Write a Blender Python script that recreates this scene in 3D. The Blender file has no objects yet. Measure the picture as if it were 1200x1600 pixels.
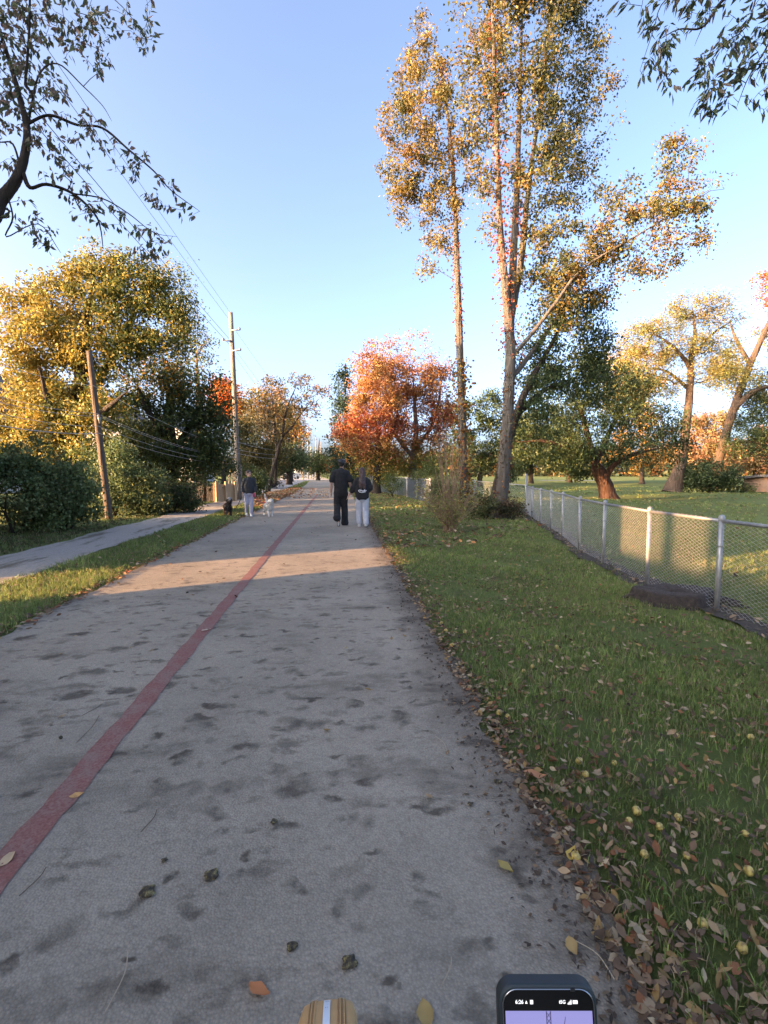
import bpy, bmesh, math, random
import numpy as np
from mathutils import Vector, Matrix, Euler

random.seed(11)
RNG = np.random.default_rng(11)
scene = bpy.context.scene
col = scene.collection
R = math.radians

# ------------------------------------------------------------------ camera
F, CAM_H, HORIZON, VPX = 760.0, 1.45, 738.0, 525.0      # focal length in px of the 1200x1600 photo
PITCH = math.atan((800 - HORIZON) / F)
YAW = math.atan((600 - VPX) / F * math.cos(PITCH))
cam_data = bpy.data.cameras.new('camera')
cam = bpy.data.objects.new('camera', cam_data)
col.objects.link(cam)
cam.location = (0, 0, CAM_H)
cam.rotation_euler = (math.pi / 2 - PITCH, 0, -YAW)
cam_data.sensor_fit = 'VERTICAL'
cam_data.sensor_height = 36
cam_data.lens = F / 1600 * 36
cam_data.clip_start = 0.02
cam_data.clip_end = 3000
scene.camera = cam

# ------------------------------------------------------------------ sky and sun
SUN_ELEV = R(10.0)
SUN_BEHIND = R(22)                     # sun stands left of the path, a little behind the camera
to_sun = Vector((-math.cos(SUN_BEHIND) * math.cos(SUN_ELEV), -math.sin(SUN_BEHIND) * math.cos(SUN_ELEV), math.sin(SUN_ELEV)))
world = bpy.data.worlds.new('World')
scene.world = world
world.use_nodes = True
wn, wl = world.node_tree.nodes, world.node_tree.links
wn.clear()
sky = wn.new('ShaderNodeTexSky')
sky.sky_type = 'NISHITA'
sky.sun_disc = False
sky.sun_elevation = SUN_ELEV
sky.sun_rotation = math.atan2(to_sun.x, to_sun.y)
sky.air_density = 0.4
sky.dust_density = 5.0
sky.ozone_density = 0.9
bg = wn.new('ShaderNodeBackground')
bg.inputs['Strength'].default_value = 0.15
wo = wn.new('ShaderNodeOutputWorld')
wl.new(sky.outputs[0], bg.inputs[0])
wl.new(bg.outputs[0], wo.inputs[0])

sun_data = bpy.data.lights.new('sun', 'SUN')
sun_data.energy = 4.0
sun_data.angle = R(0.6)
sun_data.color = (1.0, 0.54, 0.22)
sun = bpy.data.objects.new('sun', sun_data)
col.objects.link(sun)
sun.rotation_euler = to_sun.to_track_quat('Z', 'Y').to_euler()

scene.view_settings.view_transform = 'Standard'
scene.view_settings.look = 'None'
scene.view_settings.gamma = 1
scene.view_settings.exposure = 2.86
scene.view_settings.use_curve_mapping = False
scene.cycles.use_denoising = True
scene.cycles.max_bounces = 6
scene.cycles.transparent_max_bounces = 8

# ------------------------------------------------------------------ pixel -> place helpers
bpy.context.view_layer.update()
CR = np.array(cam.rotation_euler.to_matrix())
CP = np.array([0, 0, CAM_H])
FWD = CR @ np.array([0, 0, -1.0])

def ray(px, py):
    return CR @ np.array([(px - 600) / F, -(py - 800) / F, -1.0])

def G(px, py, z=0.0):
    d = ray(px, py)
    return CP + d * ((z - CAM_H) / d[2])

def D(px, py, Y):
    d = ray(px, py)
    return CP + d * (Y / d[1])

def scale_at(p):
    return float(np.dot(np.asarray(p) - CP, FWD)) / F

# ------------------------------------------------------------------ object helpers
def tag(o, label=None, cat=None, group=None, kind=None):
    if label: o['label'] = label
    if cat: o['category'] = cat
    if group: o['group'] = group
    if kind: o['kind'] = kind
    return o

def empty(name, loc=(0, 0, 0), rz=0.0):
    o = bpy.data.objects.new(name, None)
    o.empty_display_size = 0.1
    col.objects.link(o)
    o.location = tuple(loc)
    o.rotation_euler = (0, 0, rz)
    return o

def link(name, me, mat=None, parent=None):
    o = bpy.data.objects.new(name, me)
    col.objects.link(o)
    if mat is not None and len(me.materials) == 0:
        me.materials.append(mat)
    if parent is not None:
        o.parent = parent
    return o

def copy_tree(o, parent=None):
    c = o.copy()
    col.objects.link(c)
    c.parent = parent
    for ch in list(o.children):
        copy_tree(ch, c)
    return c

def np_mesh(name, V, faces, colors=None, smooth=False):
    """faces: list of int arrays (n,k) with constant k each."""
    me = bpy.data.meshes.new(name)
    V = np.asarray(V, dtype=np.float32)
    me.vertices.add(len(V))
    me.vertices.foreach_set('co', V.ravel())
    if not isinstance(faces, list): faces = [faces]
    faces = [np.asarray(f, dtype=np.int32) for f in faces if len(f)]
    loops = np.concatenate([f.ravel() for f in faces])
    starts, off = [], 0
    for f in faces:
        n, k = f.shape
        starts.append(off + np.arange(n) * k)
        off += n * k
    starts = np.concatenate(starts).astype(np.int32)
    me.loops.add(len(loops))
    me.loops.foreach_set('vertex_index', loops)
    me.polygons.add(len(starts))
    me.polygons.foreach_set('loop_start', starts)
    if smooth:
        me.polygons.foreach_set('use_smooth', np.ones(len(starts), dtype=bool))
    if colors is not None:
        c = np.ones((len(V), 4), dtype=np.float32)
        c[:, :3] = colors
        at = me.attributes.new('col', 'FLOAT_COLOR', 'POINT')
        at.data.foreach_set('color', c.ravel())
    me.update(calc_edges=True)
    return me

class MB:
    """collects boxes, tubes and polygons into one mesh"""
    def __init__(self):
        self.v, self.f = [], []
    def add(self, V, Fs):
        o = len(self.v)
        self.v += [tuple(map(float, p)) for p in V]
        self.f += [tuple(int(i) + o for i in f) for f in Fs]
        return self
    def box(self, c, s, rz=0.0, M=None):
        c = np.array(c, float); h = np.array(s, float) / 2
        P = np.array([[x, y, z] for x in (-1, 1) for y in (-1, 1) for z in (-1, 1)]) * h
        if rz:
            a, b = math.cos(rz), math.sin(rz)
            P = P @ np.array([[a, b, 0], [-b, a, 0], [0, 0, 1]])
        if M is not None:
            P = P @ np.array(M).T
        return self.add(P + c, [(0, 1, 3, 2), (4, 6, 7, 5), (0, 4, 5, 1), (2, 3, 7, 6), (0, 2, 6, 4), (1, 5, 7, 3)])
    def tube(self, pts, rad, n=8, cap=True):
        V, Q = sweep(pts, rad, n)
        o = len(self.v)
        self.add(V, Q)
        if cap:
            m = len(pts)
            self.f.append(tuple(o + i for i in range(n))[::-1])
            self.f.append(tuple(o + (m - 1) * n + i for i in range(n)))
        return self
    def lathe(self, prof, c=(0, 0, 0), n=24, axis='z'):
        V = []
        for r, z in prof:
            for i in range(n):
                a = 2 * math.pi * i / n
                p = (r * math.cos(a), r * math.sin(a), z)
                if axis == 'x': p = (p[2], p[0], p[1])
                V.append((p[0] + c[0], p[1] + c[1], p[2] + c[2]))
        Fs = []
        for k in range(len(prof) - 1):
            for i in range(n):
                j = (i + 1) % n
                Fs.append((k * n + i, k * n + j, (k + 1) * n + j, (k + 1) * n + i))
        return self.add(V, Fs)
    def build(self, name, mat, parent=None, smooth=False, bevel=0):
        me = bpy.data.meshes.new(name)
        me.from_pydata(self.v, [], self.f)
        if smooth:
            me.polygons.foreach_set('use_smooth', [True] * len(me.polygons))
        if bevel:
            bm = bmesh.new(); bm.from_mesh(me)
            bmesh.ops.bevel(bm, geom=bm.edges[:], offset=bevel, segments=2, affect='EDGES', profile=0.5)
            bm.to_mesh(me); bm.free()
        me.update()
        return link(name, me, mat, parent)

def sweep(pts, rad, n=8):
    P = np.asarray(pts, float)
    m = len(P)
    rad = np.broadcast_to(np.asarray(rad, float), (m,))
    T = np.gradient(P, axis=0)
    T /= np.linalg.norm(T, axis=1, keepdims=True) + 1e-9
    ref = np.array([0, 0, 1.0]) if abs(T[0, 2]) < .9 else np.array([1.0, 0, 0])
    u = np.cross(T[0], ref); u /= np.linalg.norm(u)
    ang = np.arange(n) * 2 * math.pi / n
    V = np.empty((m, n, 3))
    for i in range(m):
        u = u - T[i] * np.dot(u, T[i]); u /= np.linalg.norm(u) + 1e-9
        w = np.cross(T[i], u)
        V[i] = P[i] + rad[i] * (np.cos(ang)[:, None] * u + np.sin(ang)[:, None] * w)
    a = (np.arange(m - 1)[:, None] * n + np.arange(n)[None]).ravel()
    b = (np.arange(m - 1)[:, None] * n + (np.arange(n)[None] + 1) % n).ravel()
    Q = np.stack([a, b, b + n, a + n], axis=1)
    return V.reshape(-1, 3), Q

def spline(pts, k=6):
    """Catmull-Rom through the points"""
    P = np.asarray(pts, float)
    if len(P) < 3:
        t = np.linspace(0, 1, k * (len(P) - 1) + 1)[:, None]
        return P[0] * (1 - t) + P[-1] * t
    E = np.vstack([2 * P[0] - P[1], P, 2 * P[-1] - P[-2]])
    out = []
    for i in range(1, len(E) - 2):
        for t in np.linspace(0, 1, k, endpoint=False):
            out.append(.5 * ((2 * E[i]) + (-E[i-1] + E[i+1]) * t + (2*E[i-1] - 5*E[i] + 4*E[i+1] - E[i+2]) * t*t
                             + (-E[i-1] + 3*E[i] - 3*E[i+1] + E[i+2]) * t**3))
    out.append(P[-1])
    return np.array(out)

# ------------------------------------------------------------------ materials
def new_mat(name):
    m = bpy.data.materials.new(name)
    m.use_nodes = True
    nt = m.node_tree
    return m, nt.nodes, nt.links, nt.nodes['Principled BSDF']

def ramp(nodes, stops):
    r = nodes.new('ShaderNodeValToRGB')
    el = r.color_ramp.elements
    while len(el) < len(stops): el.new(0.5)
    for e, (p, c) in zip(el, stops):
        e.position = p
        e.color = (c[0], c[1], c[2], 1) if not np.isscalar(c) else (c, c, c, 1)
    return r

def noise(nodes, links, scale, detail=4, vec=None, rough=.55):
    n = nodes.new('ShaderNodeTexNoise')
    n.inputs['Scale'].default_value = scale
    n.inputs['Detail'].default_value = detail
    n.inputs['Roughness'].default_value = rough
    if vec is not None: links.new(vec, n.inputs['Vector'])
    return n

def mapping(nodes, links, scale, coord='Object'):
    tc = nodes.new('ShaderNodeTexCoord')
    mp = nodes.new('ShaderNodeMapping')
    mp.inputs['Scale'].default_value = scale
    links.new(tc.outputs[coord], mp.inputs['Vector'])
    return mp.outputs[0]

def bump(nodes, links, height, bsdf, strength=.4, dist=.01):
    b = nodes.new('ShaderNodeBump')
    b.inputs['Strength'].default_value = strength
    b.inputs['Distance'].default_value = dist
    links.new(height, b.inputs['Height'])
    links.new(b.outputs[0], bsdf.inputs['Normal'])

def mix(nodes, links, fac, a, b, mode='MIX'):
    m = nodes.new('ShaderNodeMix')
    m.data_type = 'RGBA'
    m.blend_type = mode
    for s, v in ((m.inputs[0], fac), (m.inputs[6], a), (m.inputs[7], b)):
        if hasattr(v, 'links') or isinstance(v, bpy.types.NodeSocket): links.new(v, s)
        elif np.isscalar(v): s.default_value = v
        else: s.default_value = (v[0], v[1], v[2], 1)
    return m.outputs[2]

def plain(name, c, rough=.7, var=.15, scale=12, metallic=0.0, bumps=.0, coat=0):
    m, n, l, b = new_mat(name)
    vec = mapping(n, l, (1, 1, 1))
    nz = noise(n, l, scale, 5, vec)
    r = ramp(n, [(.3, [x * (1 - var) for x in c]), (.7, [min(1, x * (1 + var)) for x in c])])
    l.new(nz.outputs[0], r.inputs[0])
    l.new(r.outputs[0], b.inputs['Base Color'])
    b.inputs['Roughness'].default_value = rough
    b.inputs['Metallic'].default_value = metallic
    if bumps: bump(n, l, nz.outputs[0], b, bumps, .01)
    if coat: b.inputs['Coat Weight'].default_value = coat
    return m

def leaf_material(name, trans=.4, rough=.55, spec=.3):
    m, n, l, b = new_mat(name)
    a = n.new('ShaderNodeAttribute'); a.attribute_name = 'col'
    l.new(a.outputs['Color'], b.inputs['Base Color'])
    b.inputs['Roughness'].default_value = rough
    b.inputs['Specular IOR Level'].default_value = spec
    t = n.new('ShaderNodeBsdfTranslucent')
    l.new(a.outputs['Color'], t.inputs['Color'])
    mx = n.new('ShaderNodeMixShader'); mx.inputs[0].default_value = trans
    l.new(b.outputs[0], mx.inputs[1]); l.new(t.outputs[0], mx.inputs[2])
    l.new(mx.outputs[0], n['Material Output'].inputs[0])
    return m

def bark_material(name, c1, c2, sc=(9, 9, 1.6), strength=.8):
    m, n, l, b = new_mat(name)
    vec = mapping(n, l, sc)
    n1 = noise(n, l, 1.6, 6, vec, .65)
    v = n.new('ShaderNodeTexVoronoi'); v.inputs['Scale'].default_value = 1.3
    l.new(vec, v.inputs['Vector'])
    r = ramp(n, [(.25, c1), (.75, c2)])
    l.new(n1.outputs[0], r.inputs[0])
    big = noise(n, l, .8, 3, mapping(n, l, (1, 1, 1)))
    l.new(mix(n, l, big.outputs[0], r.outputs[0], [x * .6 for x in c2]), b.inputs['Base Color'])
    b.inputs['Roughness'].default_value = .92
    b.inputs['Specular IOR Level'].default_value = .15
    add = n.new('ShaderNodeMath'); add.operation = 'ADD'
    l.new(n1.outputs[0], add.inputs[0]); l.new(v.outputs['Distance'], add.inputs[1])
    bump(n, l, add.outputs[0], b, strength, .06)
    return m

LEAF = leaf_material('leaf')
BLADE = leaf_material('grass_blade', trans=.3, rough=.6, spec=.2)
DRYLEAF = leaf_material('dry_leaf', trans=.15, rough=.75, spec=.2)
BARK_GREY = bark_material('bark_grey', (.035, .03, .026), (.165, .145, .125))
BARK_BROWN = bark_material('bark_brown', (.04, .028, .02), (.13, .09, .065))
BARK_DARK = bark_material('bark_dark', (.022, .018, .015), (.07, .055, .045))
BARK_TWIG = bark_material('bark_twig', (.09, .06, .045), (.2, .14, .1))
# ------------------------------------------------------------------ ground, path, lane
def organic_edge(t, amp, f, ph):
    return amp * (math.sin(t * f + ph) + .6 * math.sin(t * f * 2.7 + ph * 2.1) + .4 * math.sin(t * f * 6.3 + ph * .7))

def ground_material():
    m, n, l, b = new_mat('ground_grass')
    tc = mapping(n, l, (1, 1, 1))
    big = noise(n, l, .35, 4, tc)
    mid = noise(n, l, 2.3, 6, tc, .65)
    fine = noise(n, l, 75, 8, tc, .85)
    g1 = ramp(n, [(.25, (.08, .10, .032)), (.5, (.13, .165, .05)), (.8, (.19, .205, .075))])
    l.new(fine.outputs[0], g1.inputs[0])
    dirt = ramp(n, [(.3, (.06, .045, .03)), (.7, (.12, .095, .06))])
    l.new(fine.outputs[0], dirt.inputs[0])
    msk = ramp(n, [(.54, 0.0), (.72, .8)])
    l.new(mid.outputs[0], msk.inputs[0])
    c1 = mix(n, l, msk.outputs[0], g1.outputs[0], dirt.outputs[0])
    dry = ramp(n, [(.45, 0.0), (.7, .6)])
    l.new(big.outputs[0], dry.inputs[0])
    c2 = mix(n, l, dry.outputs[0], c1, (.10, .10, .035))
    l.new(c2, b.inputs['Base Color'])
    b.inputs['Roughness'].default_value = .95
    b.inputs['Specular IOR Level'].default_value = .1
    bump(n, l, fine.outputs[0], b, .9, .04)
    return m

def lawn_height(x, y):
    """gentle swells on the lawn behind the fence"""
    w = np.clip((x - 5.5) / 8, 0, 1) * np.clip((y - 6) / 14, 0, 1)
    w2 = np.clip((y - 120) / 400, 0, 1)
    return w * (.22 * np.sin(x * .21 + y * .13) * np.sin(y * .19 + .6)) * (1 - w2) + 0 * x

def make_ground():
    xs = np.concatenate([[-1500, -600, -250, -120, -80], np.arange(-60, 61, 2.0), [80, 120, 250, 600, 1500]])
    ys = np.concatenate([[-300, -100, -50], np.arange(-20, 101, 2.0), [130, 180, 260, 400, 700, 1200, 2000]])
    X, Y = np.meshgrid(xs, ys)
    V = np.stack([X.ravel(), Y.ravel(), lawn_height(X.ravel(), Y.ravel())], 1)
    nx, ny = len(xs), len(ys)
    i = (np.arange(ny - 1)[:, None] * nx + np.arange(nx - 1)).ravel()
    me = np_mesh('ground', V, np.stack([i, i + 1, i + nx + 1, i + nx], 1), smooth=True)
    tag(link('ground', me, ground_material()), kind='structure')
make_ground()

def bend(y):
    """the path swings a little to the left far off"""
    return -np.clip((np.asarray(y) - 30) / 60, 0, None) ** 1.6 * 1.9

PATH_L, PATH_R, LINE_X = -2.97, 0.87, -1.215
def path_right(y):
    return PATH_R + .10 * np.clip((np.asarray(y) - 2) / 10, -.3, 1) + bend(y)

def strip(name, yl, left, right, z, mat, cols=8):
    V, Q = [], []
    for j, y in enumerate(yl):
        a, b = left(y), right(y)
        for i in range(cols + 1):
            V.append((a + (b - a) * i / cols, y, z))
    w = cols + 1
    for j in range(len(yl) - 1):
        for i in range(cols):
            k = j * w + i
            Q.append((k, k + 1, k + w + 1, k + w))
    return np_mesh(name, V, np.array(Q))

def asphalt_material():
    m, n, l, b = new_mat('asphalt_weathered')
    tc = mapping(n, l, (1, 1, 1))
    agg = n.new('ShaderNodeTexVoronoi'); agg.inputs['Scale'].default_value = 110
    l.new(tc, agg.inputs['Vector'])
    fine = noise(n, l, 42, 8, tc, .85)
    mid = noise(n, l, 4.5, 6, tc, .6)
    big = noise(n, l, .7, 4, tc, .6)
    base = ramp(n, [(.28, (.165, .144, .112)), (.5, (.31, .272, .212)), (.7, (.475, .42, .33))])
    l.new(fine.outputs[0], base.inputs[0])
    stones = ramp(n, [(.0, (.52, .46, .37)), (.35, (.32, .28, .22)), (1, (.165, .144, .112))])
    l.new(agg.outputs['Distance'], stones.inputs[0])
    c = mix(n, l, .42, base.outputs[0], stones.outputs[0])
    tone = ramp(n, [(.3, .70), (.7, 1.06)])
    l.new(big.outputs[0], tone.inputs[0])
    c = mix(n, l, 1.0, c, tone.outputs[0], 'MULTIPLY')
    # stains left by crushed nuts and wet leaves: blots of different size, chosen per cell
    wob = n.new('ShaderNodeVectorMath'); wob.operation = 'ADD'
    wn_ = noise(n, l, 5.5, 4, tc)
    sc = n.new('ShaderNodeVectorMath'); sc.operation = 'SCALE'; sc.inputs['Scale'].default_value = .3
    l.new(wn_.outputs['Color'], sc.inputs[0])
    l.new(tc, wob.inputs[0]); l.new(sc.outputs[0], wob.inputs[1])
    for scale, lo, hi, amt, seed in ((3.2, .13, .30, .75, 0), (5.4, .13, .30, .8, 5), (10, .13, .30, .85, 13)):
        mp = n.new('ShaderNodeMapping'); mp.inputs['Location'].default_value = (seed, seed * .7, 0); mp.inputs['Scale'].default_value = (.62, 1.1, 1)
        l.new(wob.outputs[0], mp.inputs[0])
        v = n.new('ShaderNodeTexVoronoi'); v.inputs['Scale'].default_value = scale
        v.voronoi_dimensions = '2D'
        l.new(mp.outputs[0], v.inputs['Vector'])
        blot = ramp(n, [(lo, amt), (hi, 0.0)])
        l.new(v.outputs['Distance'], blot.inputs[0])
        sep = n.new('ShaderNodeSeparateColor'); l.new(v.outputs['Color'], sep.inputs[0])
        pick = ramp(n, [(.36, 0.0), (.8, 1.0)])
        l.new(sep.outputs[0], pick.inputs[0])
        mm = n.new('ShaderNodeMath'); mm.operation = 'MULTIPLY'
        l.new(blot.outputs[0], mm.inputs[0]); l.new(pick.outputs[0], mm.inputs[1])
        m2 = n.new('ShaderNodeMath'); m2.operation = 'MULTIPLY'
        nr = ramp(n, [(.42, .08), (.58, 1.0)]); l.new(mid.outputs[0], nr.inputs[0])
        l.new(mm.outputs[0], m2.inputs[0]); l.new(nr.outputs[0], m2.inputs[1])
        # fewer stains further along the path
        sx = n.new('ShaderNodeSeparateXYZ'); l.new(tc, sx.inputs[0])
        fy = n.new('ShaderNodeMapRange'); fy.inputs[1].default_value = 4; fy.inputs[2].default_value = 12
        fy.inputs[3].default_value = 1; fy.inputs[4].default_value = .25
        l.new(sx.outputs[1], fy.inputs[0])
        m3 = n.new('ShaderNodeMath'); m3.operation = 'MULTIPLY'
        l.new(m2.outputs[0], m3.inputs[0]); l.new(fy.outputs[0], m3.inputs[1])
        c = mix(n, l, m3.outputs[0], c, (.042, .034, .024))
    # wide damp brownish patches with ragged edges
    st = n.new('ShaderNodeMapping'); st.inputs['Scale'].default_value = (.7, 1.25, 1)
    l.new(tc, st.inputs[0])
    for scale, a0, a1, amt, loc in ((1.6, .54, .66, .5, 3.0), (4.5, .57, .66, .6, 11.0)):
        ml = n.new('ShaderNodeMapping'); ml.inputs['Location'].default_value = (loc, loc * 1.7, 0); l.new(st.outputs[0], ml.inputs[0])
        pn = noise(n, l, scale, 7, ml.outputs[0], .68)
        pr = ramp(n, [(a0, 0.0), (a1, amt)]); l.new(pn.outputs[0], pr.inputs[0])
        sy = n.new('ShaderNodeSeparateXYZ'); l.new(tc, sy.inputs[0])
        fd = n.new('ShaderNodeMapRange'); fd.inputs[1].default_value = 3; fd.inputs[2].default_value = 11; fd.inputs[3].default_value = 1; fd.inputs[4].default_value = .2
        l.new(sy.outputs[1], fd.inputs[0])
        pm = n.new('ShaderNodeMath'); pm.operation = 'MULTIPLY'; l.new(pr.outputs[0], pm.inputs[0]); l.new(fd.outputs[0], pm.inputs[1])
        c = mix(n, l, pm.outputs[0], c, (.07, .058, .043))
    # soil trodden over the right-hand edge
    sx = n.new('ShaderNodeSeparateXYZ'); l.new(tc, sx.inputs[0])
    ed = n.new('ShaderNodeMath'); ed.operation = 'MULTIPLY_ADD'
    l.new(mid.outputs[0], ed.inputs[0]); ed.inputs[1].default_value = .55; l.new(sx.outputs[0], ed.inputs[2])
    er = ramp(n, [(.0, 0.0), (1.0, .85)])
    mr = n.new('ShaderNodeMapRange'); mr.inputs[1].default_value = .78; mr.inputs[2].default_value = 1.25
    l.new(ed.outputs[0], mr.inputs[0]); l.new(mr.outputs[0], er.inputs[0])
    fy2 = n.new('ShaderNodeMapRange'); fy2.inputs[1].default_value = 6; fy2.inputs[2].default_value = 25
    fy2.inputs[3].default_value = 1; fy2.inputs[4].default_value = .0
    l.new(sx.outputs[1], fy2.inputs[0])
    e3 = n.new('ShaderNodeMath'); e3.operation = 'MULTIPLY'
    l.new(er.outputs[0], e3.inputs[0]); l.new(fy2.outputs[0], e3.inputs[1])
    c = mix(n, l, e3.outputs[0], c, (.06, .046, .032))
    l.new(c, b.inputs['Base Color'])
    b.inputs['Roughness'].default_value = .85
    b.inputs['Specular IOR Level'].default_value = .3
    add = n.new('ShaderNodeMath'); add.operation = 'ADD'
    l.new(fine.outputs[0], add.inputs[0]); l.new(agg.outputs['Distance'], add.inputs[1])
    bump(n, l, add.outputs[0], b, .7, .008)
    return m, c

ASPHALT, _ = asphalt_material()
ys = np.concatenate([np.arange(-6, 14, .07), np.arange(14, 60, .5), np.arange(60, 200, 4)])
me = strip('path', ys,
           lambda y: PATH_L + bend(y) + organic_edge(y, .03, 3.1, .4),
           lambda y: path_right(y) + organic_edge(y, .045, 3.7, 1.9), .012, ASPHALT, 10)
path = tag(link('path', me, ASPHALT), kind='structure')

def line_material():
    m, n, l, b = new_mat('red_line_paint')
    tc = mapping(n, l, (1, 1, 1))
    f = noise(n, l, 70, 7, tc, .75)
    w = noise(n, l, 7, 5, tc, .7)
    r = ramp(n, [(.3, (.11, .038, .030)), (.7, (.27, .095, .075))])
    l.new(f.outputs[0], r.inputs[0])
    wf = mix(n, l, .55, w.outputs[0], f.outputs[0])
    wr = ramp(n, [(.46, 0.05), (.62, .7)]); l.new(wf, wr.inputs[0])
    l.new(mix(n, l, wr.outputs[0], r.outputs[0], (.20, .165, .14)), b.inputs['Base Color'])
    b.inputs['Roughness'].default_value = .8
    bump(n, l, f.outputs[0], b, .6, .006)
    return m
me = strip('red_centre_line', ys[ys < 33],
           lambda y: LINE_X - .064 + bend(y) + organic_edge(y, .006, 9, .4),
           lambda y: LINE_X + .064 + bend(y) + organic_edge(y, .006, 8, 2.2), .016, None, 1)
tag(link('path_centre_line', me, line_material()), kind='structure')

def lane_material():
    m, n, l, b = new_mat('lane_gravel')
    tc = mapping(n, l, (1, 1, 1))
    f = noise(n, l, 45, 7, tc, .75)
    w = noise(n, l, 1.6, 5, mapping(n, l, (1.5, .35, 1)), .65)
    r = ramp(n, [(.3, (.19, .17, .145)), (.7, (.42, .385, .335))])
    l.new(f.outputs[0], r.inputs[0])
    wr = ramp(n, [(.52, 0.0), (.63, .85)]); l.new(w.outputs[0], wr.inputs[0])
    d = ramp(n, [(.3, (.06, .05, .03)), (.7, (.13, .11, .07))]); l.new(f.outputs[0], d.inputs[0])
    l.new(mix(n, l, wr.outputs[0], r.outputs[0], d.outputs[0]), b.inputs['Base Color'])
    b.inputs['Roughness'].default_value = .95
    bump(n, l, f.outputs[0], b, .8, .015)
    return m
ys2 = np.concatenate([np.arange(-10, 30, .25), np.arange(30, 75, 1.5)])
me = strip('lane', ys2,
           lambda y: -5.75 + organic_edge(y, .06, 1.3, .4) - .03 * max(0, y - 20),
           lambda y: -4.33 + organic_edge(y, .06, 1.5, 2.4), .010, None, 8)
tag(link('gravel_lane', me, lane_material()), kind='structure')

# side street that meets the lane, seen beyond the small tree, and the drive across the lawn
CONCRETE = plain('concrete_pale', (.24, .235, .225), .9, .15, 6, bumps=.2)
mb = MB()
q = [G(376, 764), G(440, 766), G(486, 749.5), G(478, 746), G(440, 747.5), G(376, 752)]
mb.add([(p[0], p[1], .014) for p in q], [(0, 1, 2, 3, 4, 5)])
tag(mb.build('side_street', CONCRETE), kind='structure')
mb = MB()
pts = [(16, 93), (30, 84), (48, 72), (70, 62), (110, 56)]
for (x0, y0), (x1, y1) in zip(pts[:-1], pts[1:]):
    mb.add([(x0, y0, .06), (x1, y1, .06), (x1, y1 + 4.0, .06), (x0, y0 + 4.0, .06)], [(0, 1, 2, 3)])
tag(mb.build('far_drive', CONCRETE), kind='structure')
# ------------------------------------------------------------------ trees
def grow(mains, attractors, rng, seg=.35, tip=.006, lift=.10, expo=2.35, thick=1.0):
    """mains: list of (points (n,3), radii (n,)); attractors (m,3). Branches join every attractor to the nearest wood."""
    pos, par, fixed = [], [], []
    ends = []
    for k, (P, r) in enumerate(mains):
        P = np.asarray(P, float)
        r = np.asarray(r, float)
        if k == 0:
            parent = -1
        else:
            A = np.array(pos)
            parent = int(np.argmin(((A - P[0]) ** 2).sum(1)))
        for i in range(len(P)):
            if k > 0 and i == 0: continue
            pos.append(P[i]); par.append(parent); fixed.append(r[i])
            parent = len(pos) - 1
    n_main = len(pos)
    A = np.array(pos)
    dist = np.sqrt(((attractors[:, None] - A[None]) ** 2).sum(2)).min(1)
    order = np.argsort(dist)
    cap = len(pos) + len(attractors) * 30
    buf = np.empty((cap, 3)); buf[:len(pos)] = A
    n = len(pos)
    tips = []
    for ai in order:
        a = attractors[ai]
        v = a - buf[:n]
        d = np.sqrt((v ** 2).sum(1))
        cost = d + .55 * np.clip(-v[:, 2] + .15 * d, 0, None)
        i = int(np.argmin(cost))
        L = d[i]
        k = int(np.clip(math.ceil(L / seg), 1, 24))
        p0 = buf[i]
        side = rng.normal(size=3) * .10 * L
        ctrl = (p0 + a) / 2 + np.array([0, 0, lift * L]) + side
        prev = i
        for s in range(1, k + 1):
            t = s / k
            q = p0 * (1 - t) ** 2 + ctrl * 2 * t * (1 - t) + a * t * t
            if s < k: q = q + rng.normal(size=3) * .03 * min(L, 1.0)
            buf[n] = q
            par.append(prev); fixed.append(0.0)
            prev = n
            n += 1
        tips.append(prev)
    P = buf[:n]
    par = np.array(par)
    rr = np.zeros(n)
    kids = [[] for _ in range(n)]
    for i in range(n):
        if par[i] >= 0: kids[par[i]].append(i)
    acc = np.zeros(n)
    for i in range(n - 1, -1, -1):
        if not kids[i]: acc[i] = max(acc[i], tip ** expo)
        rr[i] = acc[i] ** (1 / expo) * thick
        if par[i] >= 0: acc[par[i]] += acc[i] * 1.02
    fx = np.array(fixed)
    rr = np.where(fx > 0, fx, rr)
    for i in range(n):
        if par[i] >= 0 and fx[i] == 0: rr[i] = min(rr[i], rr[par[i]] * .9)
    return P, par, rr, kids, np.array(tips), n_main

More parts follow.
